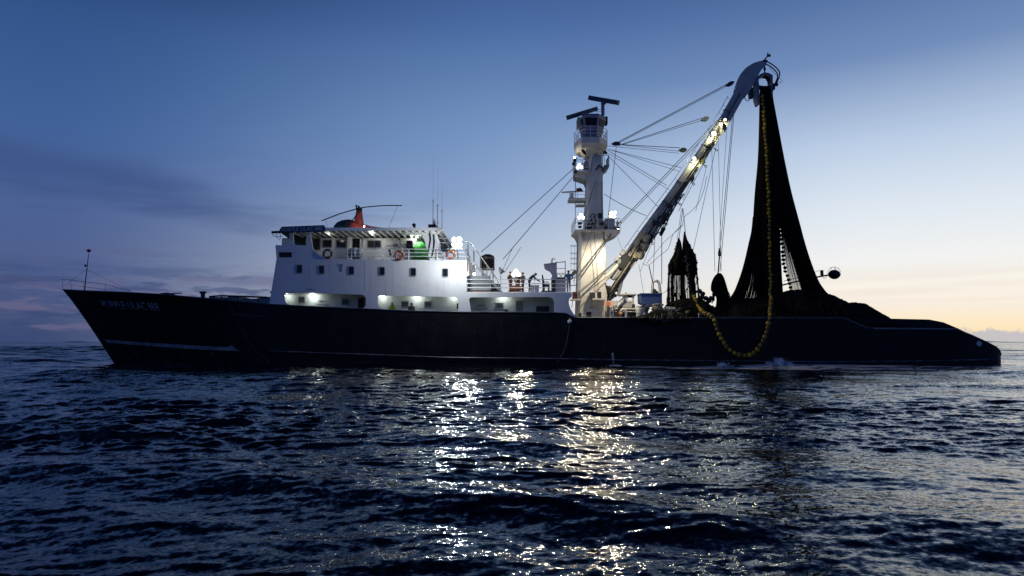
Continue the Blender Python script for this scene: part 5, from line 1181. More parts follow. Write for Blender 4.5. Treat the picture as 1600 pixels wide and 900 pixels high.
# ------------------------------------------------------------------ flags, foredeck net, ropes on the hull
t = thing('masthead_ball', 'dark red ball shape at the top of the bow flagstaff', 'signal shape', P(139, 392, 5.5)); MB().ball(P(138.8, 391.7, 5.5), .17, .17, .14).build('ball', REDFLAG, t, smooth=True); MB().tube([P(138.6, 397.5, 5.5), P(138.7, 393, 5.5)], .015, 4).build('halyard', WIRE, t)
m = MB(); n_ = 9
va = [[P(900.5 + 9.5 * i / n_, 299 - 5.8 * (1 - (i / n_) * (.25 if j else 1.0)) * j + .8 * math.sin(i * .9), MY - .3 + .12 * math.sin(i * 1.1 + j)) for i in range(n_ + 1)] for j in (0, .5, 1)]
m.loft(va, caps=False, closed=False); o = m.build('signal_flag', REDFLAG, None); tag(o, 'small red flag flying from the mast above the little radar shelf', 'flag')
sol = o.modifiers.new('cloth', 'SOLIDIFY'); sol.thickness = .01
t = thing('covered_net_heap', 'low dark green covered heap on the foredeck', 'covered heap', P(262, 463, 4.5))
lump = random.Random(2); m = MB()
rg = []
for px, w, py in ((243, .1, 461), (248, .5, 459.2), (255, .7, 457.8), (262, .7, 457.6), (268, .55, 458.6), (274, .25, 460.6)):
    p = P(px, py, 4.5); q = P(px, 466, 4.5); rg.append([(p.x, 4.5 + w * math.cos(a), q.z + (p.z - q.z) * max(0, math.sin(a)) * (1 + .06 * math.sin(5 * a))) for a in [math.pi * i / 8 for i in range(9)]])
m.loft(rg, caps=True); m.build('cover', material('dark_green_canvas', (.03, .045, .03), .9), t, smooth=True)
m = MB(); m.tube([P(262, 459, 4.3), P(284, 458, 4.3)], .05, 5); m.build('pole', DARK, t)
def hull_rope(pts, label, r, col=ROPE, end=None):
    t = thing('mooring_rope', label, 'rope', on_hull(*pts[0], .05)); MB().tube([on_hull(a, b, .06 + .0 * a) for a, b in curve(pts, 5)], r, 5).build('rope', col, t)
    return t
hull_rope([(357, 471), (362, 483), (368, 497), (378, 515), (391, 537), (405, 553), (421, 566)], 'faint dark rope hanging down the hull forward of the bridge block', .03, material('dark_rope', (.035, .032, .028), .9))
t = hull_rope([(890, 503), (888, 520), (884, 540), (877, 556), (870, 567)], 'pale rope trailing from a round white fitting down the hull below the mast', .028, material('grey_rope', (.11, .11, .105), .9))
c = on_hull(890, 502.5, 0); m = MB(); m.ball(c - Vector((0, .12, 0)), .17, .14, .17); m.build('fender_ball', WHITE, t); m = MB(); m.ring(c - Vector((0, .12, -.2)), (1, 0, 0), .07, .02, 10, 5); m.build('shackle', STEEL, t)

# ------------------------------------------------------------------ after deck: work boat, hopper, gallows
t = thing('work_boat', 'cream work boat with square wheelhouse carried on deck behind the mast', 'work boat', P(985, 500, 5)); 
WB = 4.6
m = MB(); ol = [(961, 478), (966, 474), (974, 472.5), (975, 468), (988, 460), (989, 481), (960, 481)]
m.plate([P(a, b, WB) for a, b in ((973, 461.5), (978, 460.4), (990.5, 460), (990.8, 481), (967.5, 481), (968.5, 475), (973, 468))], [[P(a, b, WB) for a, b in ((980.6, 461.6), (988, 461.6), (988, 470), (980.8, 470))], [P(a, b, WB) for a, b in ((972.8, 470), (976.6, 464.8), (977.3, 469.8))]], (0, .08, 0))
m.pbox(968, 480, 990, 481, WB + .081, WB + 1.99)
m.plate([P(a, b, WB + 2) for a, b in ((973, 461.5), (978, 460.4), (990.5, 460), (990.8, 481), (967.5, 481), (968.5, 475), (973, 468))], [[P(a, b, WB + 2) for a, b in ((980.6, 461.6), (988, 461.6), (988, 470), (980.8, 470))]], (0, .08, 0)); 
m.build('wheelhouse', CREAM, t)
m = MB(); m.pbox(972.5, 458.8, 994, 460.4, WB - .15, WB + 2.2); m.build('wheelhouse_roof', CREAM, t)
m = MB(); m.pbox(977.5, 457, 979.2, 459, WB + .3, WB + .5); m.bar(P(990, 463, WB - .1), P(993, 460.3, WB - .1), .12); m.bar(P(967, 472, WB - .2), P(977.5, 461.6, WB - .2), .08); m.build('roof_fitting', DARK, t)
m = MB(); m.pbox(980, 461.6, 988, 465, WB + .1, WB + .14); m.build('sun_blind', BLACK, t)
lettering('PSB 188', ((976.8, 472.2), (985.5, 472.2), (985.5, 473.7), (976.8, 473.7)), lambda a, b: P(a, b, WB - .01), LETTERD, t)
m = MB(); m.pbox(988.2, 475.4, 992.4, 481, WB - .2, WB + .2); m.build('side_box', DARK, t)
hl = [(957, 486), (966, 481.5), (1000, 481.5), (1003, 487), (1000, 503), (962, 503)]
m = MB(); m.plate([P(a, b, WB - .25) for a, b in hl], d=(0, 2.7, 0)); m.build('boat_hull', material('black_boat_hull', (.016, .016, .016), .5), t)
m = MB(); m.tube([P(a, b, WB - .3) for a, b in ((962, 483), (1001, 483.2))], .07, 6); m.tube([P(a, b, WB - .3) for a, b in ((962, 487), (1001, 487.2))], .05, 6); m.build('rubbing_strip', CREAM, t)
m = MB(); m.tube([P(970.5, 477, WB - .5), P(967, 486, WB - .5), P(963, 497, WB - .5)], [.16, .2, .22], 8); m.build('tyre_fender', BLACK, t)
t = thing('blue_net_hopper', 'blue steel hopper with a pointed bottom standing in front of the net bundle', 'hopper', P(1018, 500, 3.4))
BYh = 3.4; ol = [(1001.5, 459.5), (1003, 458.4), (1033, 458.4), (1034.5, 459.5), (1034, 470.5), (1030, 474.5), (1022, 478.3), (1014, 478.3), (1002, 473)]
m = MB(); m.plate([P(a, b, BYh) for a, b in ol], d=(0, 1.6, 0)); m.build('hopper_body', BLUE, t)
m = MB(); m.pbox(1001, 458, 1035, 459.6, BYh - .06, BYh + 1.66); m.build('rim', BLUE, t)
for a, b, mt in ((1005, 474, STEEL), (1031, 472, STEEL), (1024, 478, CREAM), (1010, 476.5, CREAM)): m = MB(); p = P(a, b, BYh + .3); m.tube([p, Vector((p.x - .15, BYh + .2, p.z - 1.9))], .09, 7); m.build('leg', mt, t)
m = MB(); m.tube([P(1009, 477, BYh + .2), P(1013, 484, BYh + .2)], [.3, .16], 10); m.build('chute', material('tan_chute_paint', (.4, .33, .2), .6), t)
t = thing('gallows_frame', 'white inverted U shaped gallows frame rising behind the blue hopper', 'gallows', P(1024, 500, 5.2))
m = MB(); m.tube([P(a, b, 5.2) for a, b in curve([(1018.5, 480), (1019, 448), (1021, 440.5), (1025, 438.8), (1029, 441), (1030.5, 448), (1032, 462), (1032.5, 480)], 5)], .12, 8); m.build('frame', WHITE, t)
m = MB(); m.tube([P(1021, 443, 5.2), P(1020.5, 452, 5.2)], .05, 6); m.ball(P(1022, 455, 5.2), .22); m.ball(P(1025, 457, 5.1), .22, .2, .15); m.build('sheave', BLACK, t)
# clutter on the after deck: rope coils, drums, stanchions and bollards lit by the deck light
def gear(name, label, cat, px, py, Y): return thing(name, label, cat, P(px, py, Y))
t_ = gear('rope_coil', 'tan rope coil heaped at the foot of the gallows frame', 'rope coil', 1027, 490, 2.6)
m = MB()
for i in range(9): m.ring(P(1027, 488, 2.6) + Vector((.03 * (i % 3), 0, .1 * i - .2)), (.05 * (i % 2), .1, 1), .42 - .02 * (i % 4), .055, 20, 6)
m.build('coil', ROPE, t_)
t_ = gear('steel_drum', 'small cream drum standing between the work boat and the blue hopper', 'drum', 999, 494, 3.2); c = P(999, 486, 3.2)
m = MB(); m.tube([c + Vector((0, 0, z)) for z in (-.6, -.2, -.17, .17, .2, .42)], [.26, .26, .29, .29, .26, .26], 14); m.build('drum_body', CREAM, t_)
t_ = gear('capstan', 'pale waisted capstan in front of the tan hopper chute', 'capstan', 1009, 494, 1.6); c = P(1009, 487, 1.6)
m = MB(); m.tube([c + Vector((0, 0, z)) for z in (-.5, -.3, -.05, .2, .3)], [.34, .26, .18, .27, .3], 14); m.build('capstan_head', STEEL, t_)
t_ = gear('mooring_bitts', 'pair of dark mooring bitts by the bulwark below the work boat', 'bitts', 979, 495, .8)
for dx in (-.3, .3): MB().tube([P(979, 499, .8) + Vector((dx, 0, -.2)), P(979, 492.5, .8) + Vector((dx, 0, 0)), P(979, 492, .8) + Vector((dx, 0, .02)), P(979, 491, .8) + Vector((dx, 0, 0))], [.12, .12, .17, .17], 10).build('post', DARK, t_)
t_ = gear('net_ring_rack', 'row of pale steel rings on a rack right of the blue hopper', 'ring rack', 1046, 490, 2.0)
m = MB(); m.tube([P(1038, 480, 2), P(1055, 481, 2)], .05, 6); m.tube([P(1038, 480, 2), P(1038, 497, 2)], .05, 6); m.tube([P(1055, 481, 2), P(1055, 497, 2)], .05, 6); m.build('rack', CREAM, t_)
for i in range(6): MB().ring(P(1040.5 + i * 2.5, 484.5, 2.0), (.9, .3, 0), .17, .03, 14, 5).build('ring', STEEL, t_)
t_ = gear('deck_pump', 'cream pump with a bent pipe against the winch house beside the mast', 'pump', 971, 496, 3.4)
m = MB(); m.tube([P(a, b, 3.4) for a, b in curve([(970, 499), (970, 488), (972, 484), (976, 484), (978, 488), (978, 498)], 4)], .11, 8); m.build('pipe', CREAM, t_)
m = MB(); m.tube([P(967, 492, 3.4), P(972, 492, 3.4)], .25, 12); m.build('motor', material('orange_motor_paint', (.35, .12, .03), .5), t_)
for i, (a, b) in enumerate(((958.5, 478), (1060, 488), (1092, 489))):
    m = MB(); p = P(a, 500, .5); m.tube([p, P(a, b, .5)], .05, 6); m.tube([P(a, b + 2, .5), P(a + 4, b + 2.4, .5)], .035, 5); m.build('bulwark_stanchion', CREAM, ship)
t = thing('outrigger_pole', 'thin dark outrigger pole with a wire caged round lamp sticking out behind the hanging net', 'outrigger', P(1222, 447, 8.6))
m = MB(); m.tube([P(a, b, 8.6) for a, b in ((1205, 450), (1240, 441), (1270, 434), (1296, 429.5))], .07, 6); m.build('pole', DARK, t)
m = MB(); m.tube([P(a, b, 8.5) for a, b in ((1225, 439), (1246, 434), (1272, 426))], .025, 5); m.tube([P(a, b, 8.5) for a, b in curve([(1272, 426), (1279, 423), (1284, 425), (1284, 430), (1288, 435), (1292, 431)], 4)], .02, 5); m.pbox(1284, 422, 1286.6, 430, 8.5, 8.8); m.build('pole_bracket', DARK, t)
m = MB(); m.ball(P(1303.5, 428.8, 8.6), .52, .5, .42, 16, 10); m.build('lamp_globe', BLACK, t, smooth=True)
for a in (0, 50, 100, 150): m = MB(); m.ring(P(1303.5, 426.5, 8.6), (math.cos(R(a)), math.sin(R(a)), .15), .56, .012, 24, 4); m.build('cage_wire', WIRE, t)
# ------------------------------------------------------------------ nets
rn = random.Random(21)
def fold_loft(sil, yc, dep, name, mat, par, folds=9, amp=.10, seg=44, seed=1, shade=True):
    """hanging net: silhouette rows (py, left px, right px) -> folded closed curtain"""
    q = random.Random(seed); ph = [q.uniform(0, 6.28) for _ in range(5)]; rg = []
    for py, a, b, *dd in sil:
        Yc = yc; d = dd[0] if dd else dep
        p, r = P(a, py, Yc), P(b, py, Yc); cx, hw = (p.x + r.x) / 2, (r.x - p.x) / 2; ring = []
        for i in range(seg):
            t_ = 2 * math.pi * i / seg
            f = 1 + amp * (math.sin(folds * t_ + ph[0] + .03 * py) * .6 + math.sin(folds * 2.3 * t_ + ph[1]) * .4) * (abs(math.sin(t_)) ** .7)
            ring.append((cx + hw * math.cos(t_), Yc + d * math.sin(t_) * f, p.z))
        rg.append(ring)
    m = MB(); m.loft(rg); return m.build(name, mat, par, smooth=True)
def dense(rows, step=6):
    out = []
    rows = [np.array(r, float) for r in rows]
    for a, b in zip(rows, rows[1:]):
        k = max(1, int(abs(b[0] - a[0]) / step))
        for i in range(k): out.append(tuple(a + (b - a) * i / k))
    out.append(tuple(rows[-1])); return out
def smoothrows(rows, n=5): return [tuple(q) for q in curve(rows, n)]
seine = thing('purse_seine_net', 'huge black net hanging from the boom tip and heaped on the after deck', 'fishing net', P(1210, 497, BY))
NY = BY
legA = [(136, 1188, 1202, .3), (150, 1187, 1206, .4), (200, 1186, 1213, .5), (250, 1184.2, 1218, .6), (300, 1179.8, 1218.5, .75), (340, 1177.5, 1217.5, .9), (360, 1177.5, 1217.4, .95), (380, 1181, 1218.2, 1.0), (400, 1184, 1218.4, 1.1), (430, 1186, 1219.6, 1.2), (458, 1186, 1220.5, 1.5), (478, 1180, 1223, 1.8)]
legB = [(140, 1193, 1206.5, .3), (157, 1195, 1208, .4), (200, 1197, 1216, .5), (250, 1199, 1225.3, .6), (300, 1203, 1235.6, .75), (340, 1214, 1245.5, .9), (360, 1223, 1250.5, .95), (400, 1239.5, 1260.4, 1.05), (430, 1249, 1271, 1.1), (445, 1254, 1278, 1.2), (458, 1258, 1287, 1.4), (468, 1259, 1296, 1.6), (478, 1255, 1308, 1.9)]
fold_loft(smoothrows(legA, 5), NY, 1, 'hanging_netting', NET, seine, 9, .16, 60, 3)
fold_loft(smoothrows(legB, 5), NY, 1, 'hanging_netting', NET, seine, 8, .16, 56, 4)
fold_loft(smoothrows([(338, 1177.6, 1183, .5), (360, 1175.5, 1182, .55), (380, 1171, 1179.5, .6), (404, 1165.6, 1176, .7), (425, 1160, 1172.5, .8), (440, 1155, 1168.5, .9), (452, 1150, 1166, 1.0), (462, 1144, 1162, 1.1), (474, 1134, 1160, 1.3)], 5), NY - .2, 1, 'hanging_netting', NET, seine, 7, .25, 44, 6)
# loose curtain of single meshes on the left and across the gap
MESHC = material('thin_net_strand', (.012, .011, .010), .9)
def veil(top, bot, n, r, yd, bend, name='net_strands', seed=0, mid=None, par=None):
    q = random.Random(seed); m = MB()
    for i in range(n):
        u = (i + q.uniform(-.4, .4)) / n; u = min(1, max(0, u))
        a = np.array(top[0]) * (1 - u) + np.array(top[1]) * u; b = np.array(bot[0]) * (1 - u) + np.array(bot[1]) * u
        c_ = (a + b) / 2 + np.array(bend) * (.6 + .5 * u); yy = yd + q.uniform(-.7, .7)
        pts = [P(*(a * (1 - t_) ** 2 + 2 * c_ * t_ * (1 - t_) + b * t_ * t_), yy) for t_ in np.linspace(0, 1, 9)]
        m.tube(pts, r * q.uniform(.7, 1.3), 3, caps=False)
    return m.build(name, MESHC, par or seine)
outer = [(340, 1177.5), (352, 1176), (380, 1171), (404, 1165.6), (425, 1160), (440, 1155), (452, 1150), (460, 1146), (470, 1137)]
m = MB()                                         # bunched outer edge of the left curtain
for j in range(14):
    o = rn.random() ** 1.5 * 11; yy = NY + rn.uniform(-.6, .6)
    m.tube([P(x + o * min(1.3, max(0, (py - 335) / 90)) * (1 if py < 440 else 1), py, yy) for py, x in [tuple(z_) for z_ in curve(outer, 3)]], rn.uniform(.015, .03), 3, caps=False)
m.build('net_edge', MESHC, seine)
veil(((1177, 352), (1186, 345)), ((1150, 470), (1186, 472)), 60, .018, NY, (6, 8), seed=5)
veil(((1176, 385), (1186, 380)), ((1158, 471), (1184, 472)), 30, .024, NY, (5, 6), seed=6)
veil(((1216.5, 338), (1219, 336)), ((1236, 460), (1259, 460)), 40, .011, NY + .2, (-1.5, -2), seed=7)
# heap of netting on the deck
def heap(sil, Y0, Y1, Yp, zb, name, mat, par, seed=0, rough=.12, ny=26, sub=4):
    q = np.random.default_rng(seed); ph = q.uniform(0, 6.28, 8); pts = [tuple(v) for v in curve(sil, sub)]; m = MB(); rg = []
    for a, b in pts:
        p = P(a, b, Yp); ring = []
        for j in range(ny):
            u = j / (ny - 1); y = Y0 + (Y1 - Y0) * u
            w = (y - Yp) / ((Y1 - Yp) if y > Yp else (Yp - Y0)); f = max(0, 1 - abs(w) ** 2.4)
            bump_ = rough * (math.sin(p.x * 2.1 + ph[0] + y * .9) * .5 + math.sin(p.x * 4.7 + ph[1] - y * 2.3) * .3 + math.sin(y * 5.1 + ph[2] + p.x * 1.3) * .3)
            ring.append((p.x, y, zb + (p.z - zb) * f + bump_ * (.35 + min(.65, abs(w) * 2.5))))
        rg.append(ring)
    m.loft(rg, caps=False, closed=False); return m.build(name, mat, par, smooth=True)
zb_ = P(1200, 497, 0).z - .9
heap([(1118, 500), (1126, 484), (1134, 473), (1146, 469.5), (1160, 468.5), (1185, 468), (1208, 463), (1222, 456.5), (1238, 454), (1252, 458), (1266, 458), (1284, 460), (1300, 467), (1309, 475), (1314, 479.5), (1321, 475.5), (1330, 474), (1339, 477.5), (1346, 484), (1352, 490), (1358, 493), (1372, 503)], .35, 12.5, 5.6, zb_, 'net_heap', NET, seine, 4, .16, 40, 7)
def drape(sil, Y0, Y1, Yp, zb, n, name, mats, par, seed):
    """twisted strands of netting and line lying over a heap"""
    q = random.Random(seed); pts = [P(a, b, Yp) for a, b in sil]; xs = [p.x for p in pts]; zs = [p.z for p in pts]
    for g, mt in enumerate(mats):
        m = MB()
        for i in range(n):
            x = q.uniform(xs[0] + .3, xs[-1] - .3); y = q.uniform(Y0 + .1, Yp + .8); a = q.uniform(0, 6.28); L = q.uniform(.5, 2.2); line = []
            for k in range(7):
                z0 = float(np.interp(x, xs, zs)); w = (y - Yp) / ((Y1 - Yp) if y > Yp else (Yp - Y0)); f = max(0, 1 - min(1, abs(w)) ** 2.4)
                line.append((x, y, zb + (z0 - zb) * f + q.uniform(-.04, .07))); a += q.gauss(0, .5); x = min(xs[-1], max(xs[0], x + math.cos(a) * L / 6)); y = min(Yp + 1.2, max(Y0 + .05, y + math.sin(a) * L / 6))
            m.tube([tuple(v) for v in curve(line, 3)], q.uniform(.03, .11), 5)
        m.build(name, mt, par, smooth=True)
drape([(1134, 473), (1146, 469.5), (1185, 468), (1208, 463), (1238, 454), (1266, 458), (1284, 460), (1300, 467), (1314, 479.5), (1330, 474), (1346, 484), (1358, 493)], .35, 12.5, 5.6, zb_, 110, 'net_strands', [NET, NETB], seine, 14)
# dark netting draped over the bulwark amidships
hp = thing('draped_netting', 'dark heap of netting spilling over the bulwark under the blue hopper', 'fishing net', P(1030, 497, 0))
m = MB(); rg = []
prof_ = [(988, 499, 1), (1000, 493, 5), (1012, 489, 8), (1024, 484, 9.5), (1036, 484, 10), (1048, 488, 9), (1060, 488, 7.5), (1072, 491, 5), (1084, 497, 1)]
q_ = random.Random(4)
for a, b, dn in [tuple(v) for v in curve(prof_, 5)]:
    o = q_.uniform(-.06, .06); ring = []
    for (y, z_) in ((2.4, 497), (1.6, b + 1), (.9, b + q_.uniform(-1, 1)), (.25, b + 2.5), (-.18, 496), (-.3 + o, 497 + dn * .55), (-.22 + o, 497 + dn), (-.05, 497 + dn * .9), (.3, 498)): ring.append(P(a, z_, y))
    rg.append(ring)
m.loft(rg, caps=True); m.build('netting', NET, hp, smooth=True)
q_ = random.Random(44)
for mt in (NET, BLACK):
    m = MB()
    for i in range(46):
        a = q_.uniform(996, 1076); k = q_.uniform(2, 9) * max(.15, 1 - abs(a - 1036) / 46); d_ = q_.gauss(0, 5); b0 = 497 - 12 * max(.1, 1 - abs(a - 1036) / 48)
        m.tube([P(x, z, y) for x, z, y in curve([(a, b0, 1.1), (a + d_ * .4, b0 + 3, .3), (a + d_ * .7, 497, -.2), (a + d_, 497 + k, -.3), (a + d_ * 1.4, 496 + k * .6, -.26)], 4)], q_.uniform(.03, .09), 5)
    m.build('net_strands', mt, hp, smooth=True)
for i in range(14):
    a = rn.uniform(994, 1078); b = rn.uniform(482, 494); r_ = rn.uniform(.12, .25)
    MB().ball(P(a, b, rn.uniform(.8, 2.2)), r_, r_, r_ * .85, 9, 6).build('float', FLOATD if i % 3 else material('dull_float', (.14, .10, .04), .7), hp, smooth=True)
# bundle with two peaks hung from two wires
bun = thing('bundled_net', 'brown net bundle hung by two peaks between the blue hopper and the teardrop bag', 'fishing net', P(1068, 497, 4.2))
BN = 4.2
fold_loft(smoothrows([(371.5, 1059.6, 1061.2, .1), (380, 1057.5, 1064.5, .2), (395, 1053.5, 1066.5, .35), (408, 1046.5, 1068, .5), (416, 1045.5, 1070, .55), (424, 1046.5, 1072, .5), (430, 1050, 1070, .3)], 4), BN, 1, 'net_peak', NETB, bun, 7, .2, 36, 8)
fold_loft(smoothrows([(362, 1068.8, 1070.6, .1), (372, 1067.5, 1073, .2), (385, 1066.3, 1078.5, .3), (398, 1066.5, 1086, .45), (410, 1066, 1088, .55), (420, 1066, 1089, .55), (428, 1070, 1088, .4), (434, 1074, 1086, .25)], 4), BN, 1, 'net_peak', NETB, bun, 7, .2, 36, 9)
fold_loft(smoothrows([(405, 1050, 1086, .4), (411, 1047, 1087.5, .5), (416, 1049, 1086, .4)], 4), BN, 1, 'net_girdle', NETB, bun, 8, .2, 40, 12)
m = MB()
for x0, x1, w in ((1045.5, 1044.5, .07), (1050.5, 1051, .11), (1057, 1056.5, .06), (1067, 1069.5, .13), (1063.5, 1065.5, .08), (1077, 1081, .2), (1082, 1087, .13), (1088, 1092, .06)):
    for j in range(3):
        o, k = rn.uniform(-1.2, 1.2), rn.uniform(-1.5, 1.5); yy = BN + rn.uniform(-.4, .4)
        m.tube([P(x0 + o, 416, yy), P((x0 + x1) / 2 + rn.uniform(-1, 1), 445, yy + rn.uniform(-.1, .1)), P(x1 + k, 476, yy)], [w * .7, w * rn.uniform(.5, 1), w], 5, caps=False)
m.build('hanging_folds', NETB, bun, smooth=True)
q = random.Random(31); m = MB()
for i in range(120):
    x0 = q.uniform(1045, 1089); x1 = x0 + (x0 - 1066) * .12 + q.uniform(-1.5, 1.5); yy = BN + q.uniform(-.5, .5)
    m.tube([P(x0, 412, yy), P((x0 + x1) / 2 + q.uniform(-.6, .6), 444, yy), P(x1, 480, yy)], q.uniform(.007, .016), 3, caps=False)
m.build('net_strands', MESHC, bun)
m = MB()
for i in range(150):                               # snagged tufts and slack twine hanging off the folds
    py = q.uniform(376, 476); u = q.random(); lo_, hi_ = np.interp(py, [372, 395, 412, 440, 480], [1060, 1053.5, 1045, 1044, 1043]), np.interp(py, [364, 385, 400, 440, 480], [1071, 1079, 1087.5, 1090, 1095])
    x = lo_ + (hi_ - lo_) * (u if q.random() < .45 else round(u)); yy = BN - .45 + q.uniform(-.2, .6)
    m.tube([P(x, py, yy), P(x + q.uniform(-1.6, 1.6), py + q.uniform(1, 3), yy - .1), P(x + q.uniform(-2.2, 2.2), py + q.uniform(3, 9), yy - .05)], [q.uniform(.02, .07), q.uniform(.03, .09), .01], 4)
m.build('hanging_netting', NETB, bun)
heap([(1038, 500), (1042, 480), (1048, 474), (1058, 471), (1070, 469), (1084, 468), (1094, 470), (1100, 476), (1112, 481), (1124, 490), (1130, 500)], .5, 8, BN - .2, zb_, 'net_pile', NET, bun, 9, .22)
drape([(1038, 496), (1042, 480), (1048, 474), (1058, 471), (1070, 469), (1084, 468), (1094, 470), (1100, 476), (1112, 481), (1124, 490)], .5, 8, BN - .2, zb_, 90, 'net_strands', [NET, NET], bun, 15)
for i in range(22):
    a = rn.uniform(1072, 1086); u = i / 21; p = (1073 + 9 * u + rn.uniform(-2, 2), 402 + 64 * u); r_ = rn.uniform(.11, .17)
    MB().ball(P(*p, BN - .55), r_, r_, r_ * .85, 8, 6).build('float', FLOATD, bun, smooth=True)
for p in ((1093, 455), (1098, 459), (1103, 466), (1111, 466), (1108, 470), (1097, 464), (1104, 474), (1108, 483)):
    MB().ball(P(*p, 3.6), .22, .22, .2, 9, 6).build('float', FLOATD, bun, smooth=True)
# teardrop bag on the long wires
bag = thing('teardrop_net_bag', 'black teardrop shaped net bag slung on long wires left of the big hanging net', 'net bag', P(1128, 497, 5))
fold_loft(smoothrows([(427, 1121, 1126.5, .2), (432, 1116.3, 1130, .4), (440, 1112.5, 1133, .55), (448, 1111, 1135.3, .6), (454, 1111.5, 1137, .6), (459, 1116, 1138, .55), (466, 1119.5, 1139.5, .5), (476, 1119, 1142, .5), (488, 1117, 1146, .6), (498, 1116, 1148, .6)], 4), 5.0, 1, 'bag', NET, bag, 6, .12, 36, 17)
m = MB(); m.ball(P(1115.5, 460, 4.8), .16, .16, .24); m.ball(P(1114.5, 467, 4.8), .14, .14, .22); m.tube([P(1117, 455, 4.8), P(1114.5, 466, 4.8), P(1112.5, 474, 4.8)], .05, 5); m.build('toggle', BLACK, bag)
q = random.Random(12); m = MB()
for i in range(14): m.tube([P(1133 + q.uniform(-1, 2), 446, 5), P(1138 + q.uniform(0, 2), 459, 5), P(1140 + i * .45, 474 + q.uniform(-2, 2), 5)], .016, 3, caps=False)
m.build('net_strands', MESHC, bag)
m = MB(); m.tube([P(1122, 428, 5), P(1124.5, 395, 5), P(1123.5, 388, 5)], .06, 5); m.tube([P(1124, 400, 5), P(1124, 392, 5)], .11, 6); m.build('swivel', WIRE, bag)
# ------------------------------------------------------------------ power block at the boom tip
pb = thing('power_block', 'grey arched power block hung from the boom tip with the net running through it', 'power block', P(1196, 120, BY))
def arch(o): return [P(a, b, BY + o) for a, b in ((1181.5, 152), (1181.3, 122.5), (1184, 119), (1189, 115), (1195, 112.8), (1201, 113.8), (1207.5, 117), (1207.8, 148), (1205, 148), (1204.3, 120.3), (1200, 117.5), (1195, 117), (1190, 119), (1185.4, 123.5), (1186.2, 134), (1187.3, 162.5), (1184.6, 162.5))]
m = MB(); m.plate(arch(-.4), d=(0, .8, 0)); m.build('arch_frame', material('blue_grey_block_paint', (.16, .18, .22), .5), pb)
m = MB(); m.tube([P(1184.5, 137, BY), P(1187, 137, BY), P(1195, 137, BY), P(1203, 137, BY), P(1206, 137, BY)], [.3, .2, .14, .2, .3], 16); m.build('sheave', BLACK, pb)
m = MB(); m.tube([P(1194.6, 113, BY), P(1194.8, 106, BY), P(1195, 101, BY)], .06, 6); m.ring(P(1194.8, 108, BY), (0, 1, 0), .1, .035, 10, 5); m.build('swivel', DARK, pb)
m = MB(); m.ball(P(1200, 124, BY), .16, .16, .22); m.tube([P(1200, 119, BY), P(1200, 131, BY)], .06, 6); m.build('guide_roller', BLACK, pb)
m = MB(); m.pbox(1207, 130, 1211, 139, BY - .25, BY + .25); m.ball(P(1213, 132, BY), .18); m.tube([P(1205, 144, BY - .2), P(1210, 136, BY - .2)], .08, 6); m.tube([P(1214.5, 127, BY), P(1213, 132, BY)], .06, 6); m.build('hydraulic_motor', DARK, pb)
m = MB(); m.tube([P(1177, 148.5, BY), P(1182, 149.5, BY)], .03, 5); m.build('guide_arm', DARK, pb)
m = MB(); m.loft([[P(a, b, BY - .45), P(a, b, BY + .45)] for a, b in ((1186, 134), (1190, 132.5), (1193, 133.5), (1195, 132), (1198, 128.5), (1202, 129.5), (1204.3, 133))], caps=False, closed=False)
# ------------------------------------------------------------------ float lines
def float_line(pts, label, step, size, mat, rope_r=.03, jit=0.0, seed=0, alt=None):
    q = random.Random(seed); path = [tuple(v) for v in curve(pts, 12)]; W_ = [P(*p) for p in path]
    t = thing('float_line', label, 'float line', W_[0])
    MB().tube(W_[::2] + [W_[-1]], rope_r, 5).build('line', material('float_rope', (.05, .045, .03), .9), t)
    proto = None; acc = 0; last = W_[0]; cum = [0]
    for a, b in zip(W_, W_[1:]): cum.append(cum[-1] + (b - a).length)
    s = step * .5; n = 0
    while s < cum[-1] and n < 99:
        i = max(j for j, v in enumerate(cum) if v <= s); i = min(i, len(W_) - 2); u = (s - cum[i]) / max(1e-6, cum[i + 1] - cum[i]); p = W_[i].lerp(W_[i + 1], u); d = (W_[i + 1] - W_[i]).normalized()
        if proto is None:
            r, L = size; mb = MB(); mb.tube([Vector((0, 0, z * L)) for z in (-.5, -.46, -.36, -.12, .12, .36, .46, .5)], [r * k for k in (.35, .7, .93, 1, 1, .93, .7, .35)], 12)
            o = mb.build('float', mat, None, smooth=True); proto = o
        else: o = proto.copy(); COL.objects.link(o)
        o.parent = t; o.location = p - BASE[t] + Vector((q.uniform(-jit, jit), q.uniform(-jit, jit), 0)); o.rotation_mode = 'QUATERNION'
        k = q.uniform(.8, 1.18); o.scale = (k, k, q.uniform(.9, 1.1))
        o.rotation_quaternion = (d + Vector((q.uniform(-.4, .4), q.uniform(-.4, .4), q.uniform(-.4, .4)))).normalized().to_track_quat('Z', 'Y')
        s += step * q.uniform(.94, 1.08); n += 1
    return t
float_line([(1084.5, 462, 3.4), (1088, 472, 2.6), (1093, 482, 1.6), (1101, 489.5, .6), (1110, 493, -.2), (1116.5, 501, -.6), (1120, 512, -.7), (1126, 526, -.8), (1134, 539.5, -.8), (1146, 550.5, -.8), (1160, 555, -.8), (1173, 553.5, -.8), (1184, 545, -.8), (1192, 533, -.8), (1198, 517, -.7), (1201.5, 502, -.5)],
           'sagging loop of yellow floats hanging over the side almost down to the water', .37, (.16, .30), FLOAT, jit=.02, seed=1)
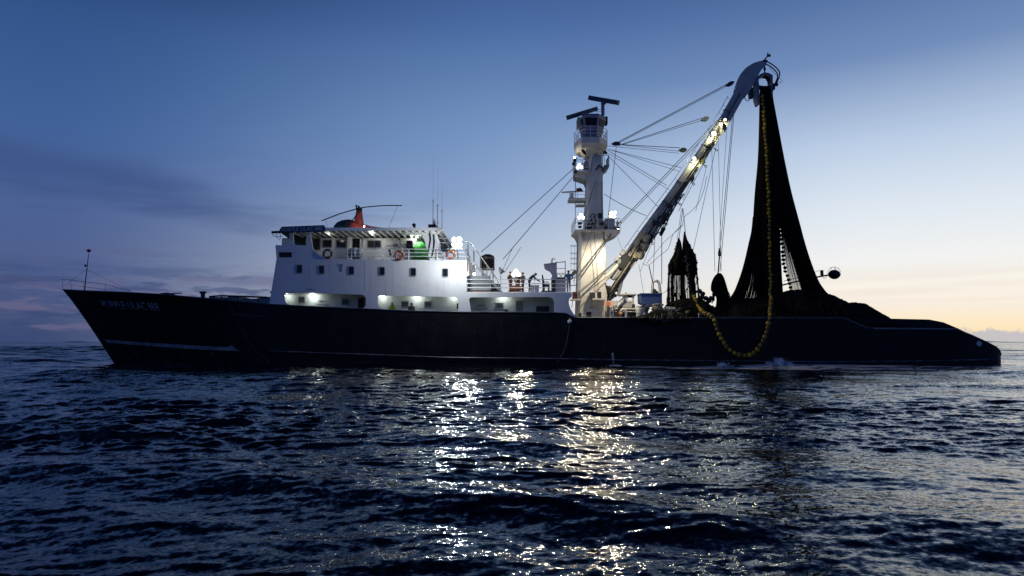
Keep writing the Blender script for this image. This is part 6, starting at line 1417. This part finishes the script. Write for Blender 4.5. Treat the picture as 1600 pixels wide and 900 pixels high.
float_line([(1201.8, 500, -.4), (1203, 486, .8), (1204, 470, 2.6), (1204.3, 445, 4.0), (1203.8, 420, 4.5), (1203, 390, 4.7), (1202.2, 350, 4.9), (1201.3, 320, 5.1), (1200, 285, 5.3), (1198.2, 250, 5.45), (1196.5, 220, 5.6), (1194.5, 190, 5.75), (1192.5, 165, 5.8), (1191, 146, 5.9)],
           'straight string of yellow floats running up the hanging net to the boom tip', .36, (.135, .29), FLOAT, jit=.055, seed=2)
float_line([(1217.5, 352, 6.6), (1220, 372, 6.6), (1222.5, 384, 6.7), (1223.5, 400, 6.7), (1226, 418, 6.8), (1230.5, 435, 6.8), (1236, 452, 6.8), (1240, 460, 6.8)], 'string of black floats seen against the sky through the gap in the hanging net', .36, (.15, .24), FLOATD, jit=.06, seed=3)
# ------------------------------------------------------------------ water thrown up beside the hull
SPRAY = bpy.data.materials.new('white_spray'); SPRAY.use_nodes = True; b_ = SPRAY.node_tree.nodes['Principled BSDF']; b_.inputs['Base Color'].default_value = (.75, .78, .82, 1); b_.inputs['Roughness'].default_value = .5
def splash(label, px, Y, w, h, n, seed, fall=None):
    """drops thrown up in several jets, lying low between them"""
    q = random.Random(seed); c = P(px, 568, Y); m = MB()
    jets = [(q.gauss(0, .4) * w, q.uniform(.25, 1) * h) for _ in range(max(3, int(w * 6)))]
    for i in range(n):
        jx, jh = q.choice(jets); u = q.random() ** 1.3; x = c.x + jx + q.gauss(0, .05 + .16 * u); z = .03 + jh * u * math.exp(-abs(jx) / w * 1.2)
        r_ = q.uniform(.008, .032) * (1.5 - u)
        m.ball((x, Y + q.gauss(0, .22), z), r_ * q.uniform(1, 1.6), r_, r_ * q.uniform(.8, 2), 5, 3)
    if fall:
        a = on_hull(*fall, .02)
        for i in range(110):
            u = q.random(); r_ = q.uniform(.006, .016)
            m.ball((a.x + q.gauss(0, .03 + .05 * u), a.y - .35 * u ** .6, a.z * (1 - u * u)), r_, r_, r_ * 2.2, 5, 3)
    o = m.build('water_splash', SPRAY, None); return tag(o, label, 'splash', None, 'stuff')
splash('broad white splash of water against the hull below the float loop', 1216, -.8, 1.5, .75, 1500, 1)
splash('thin spout of water falling from the hull below the mast', 958, -.45, .5, .1, 60, 2, (957, 552))
splash('small puff of spray at the waterline left of the float loop', 1127, -.7, .45, .6, 220, 3)
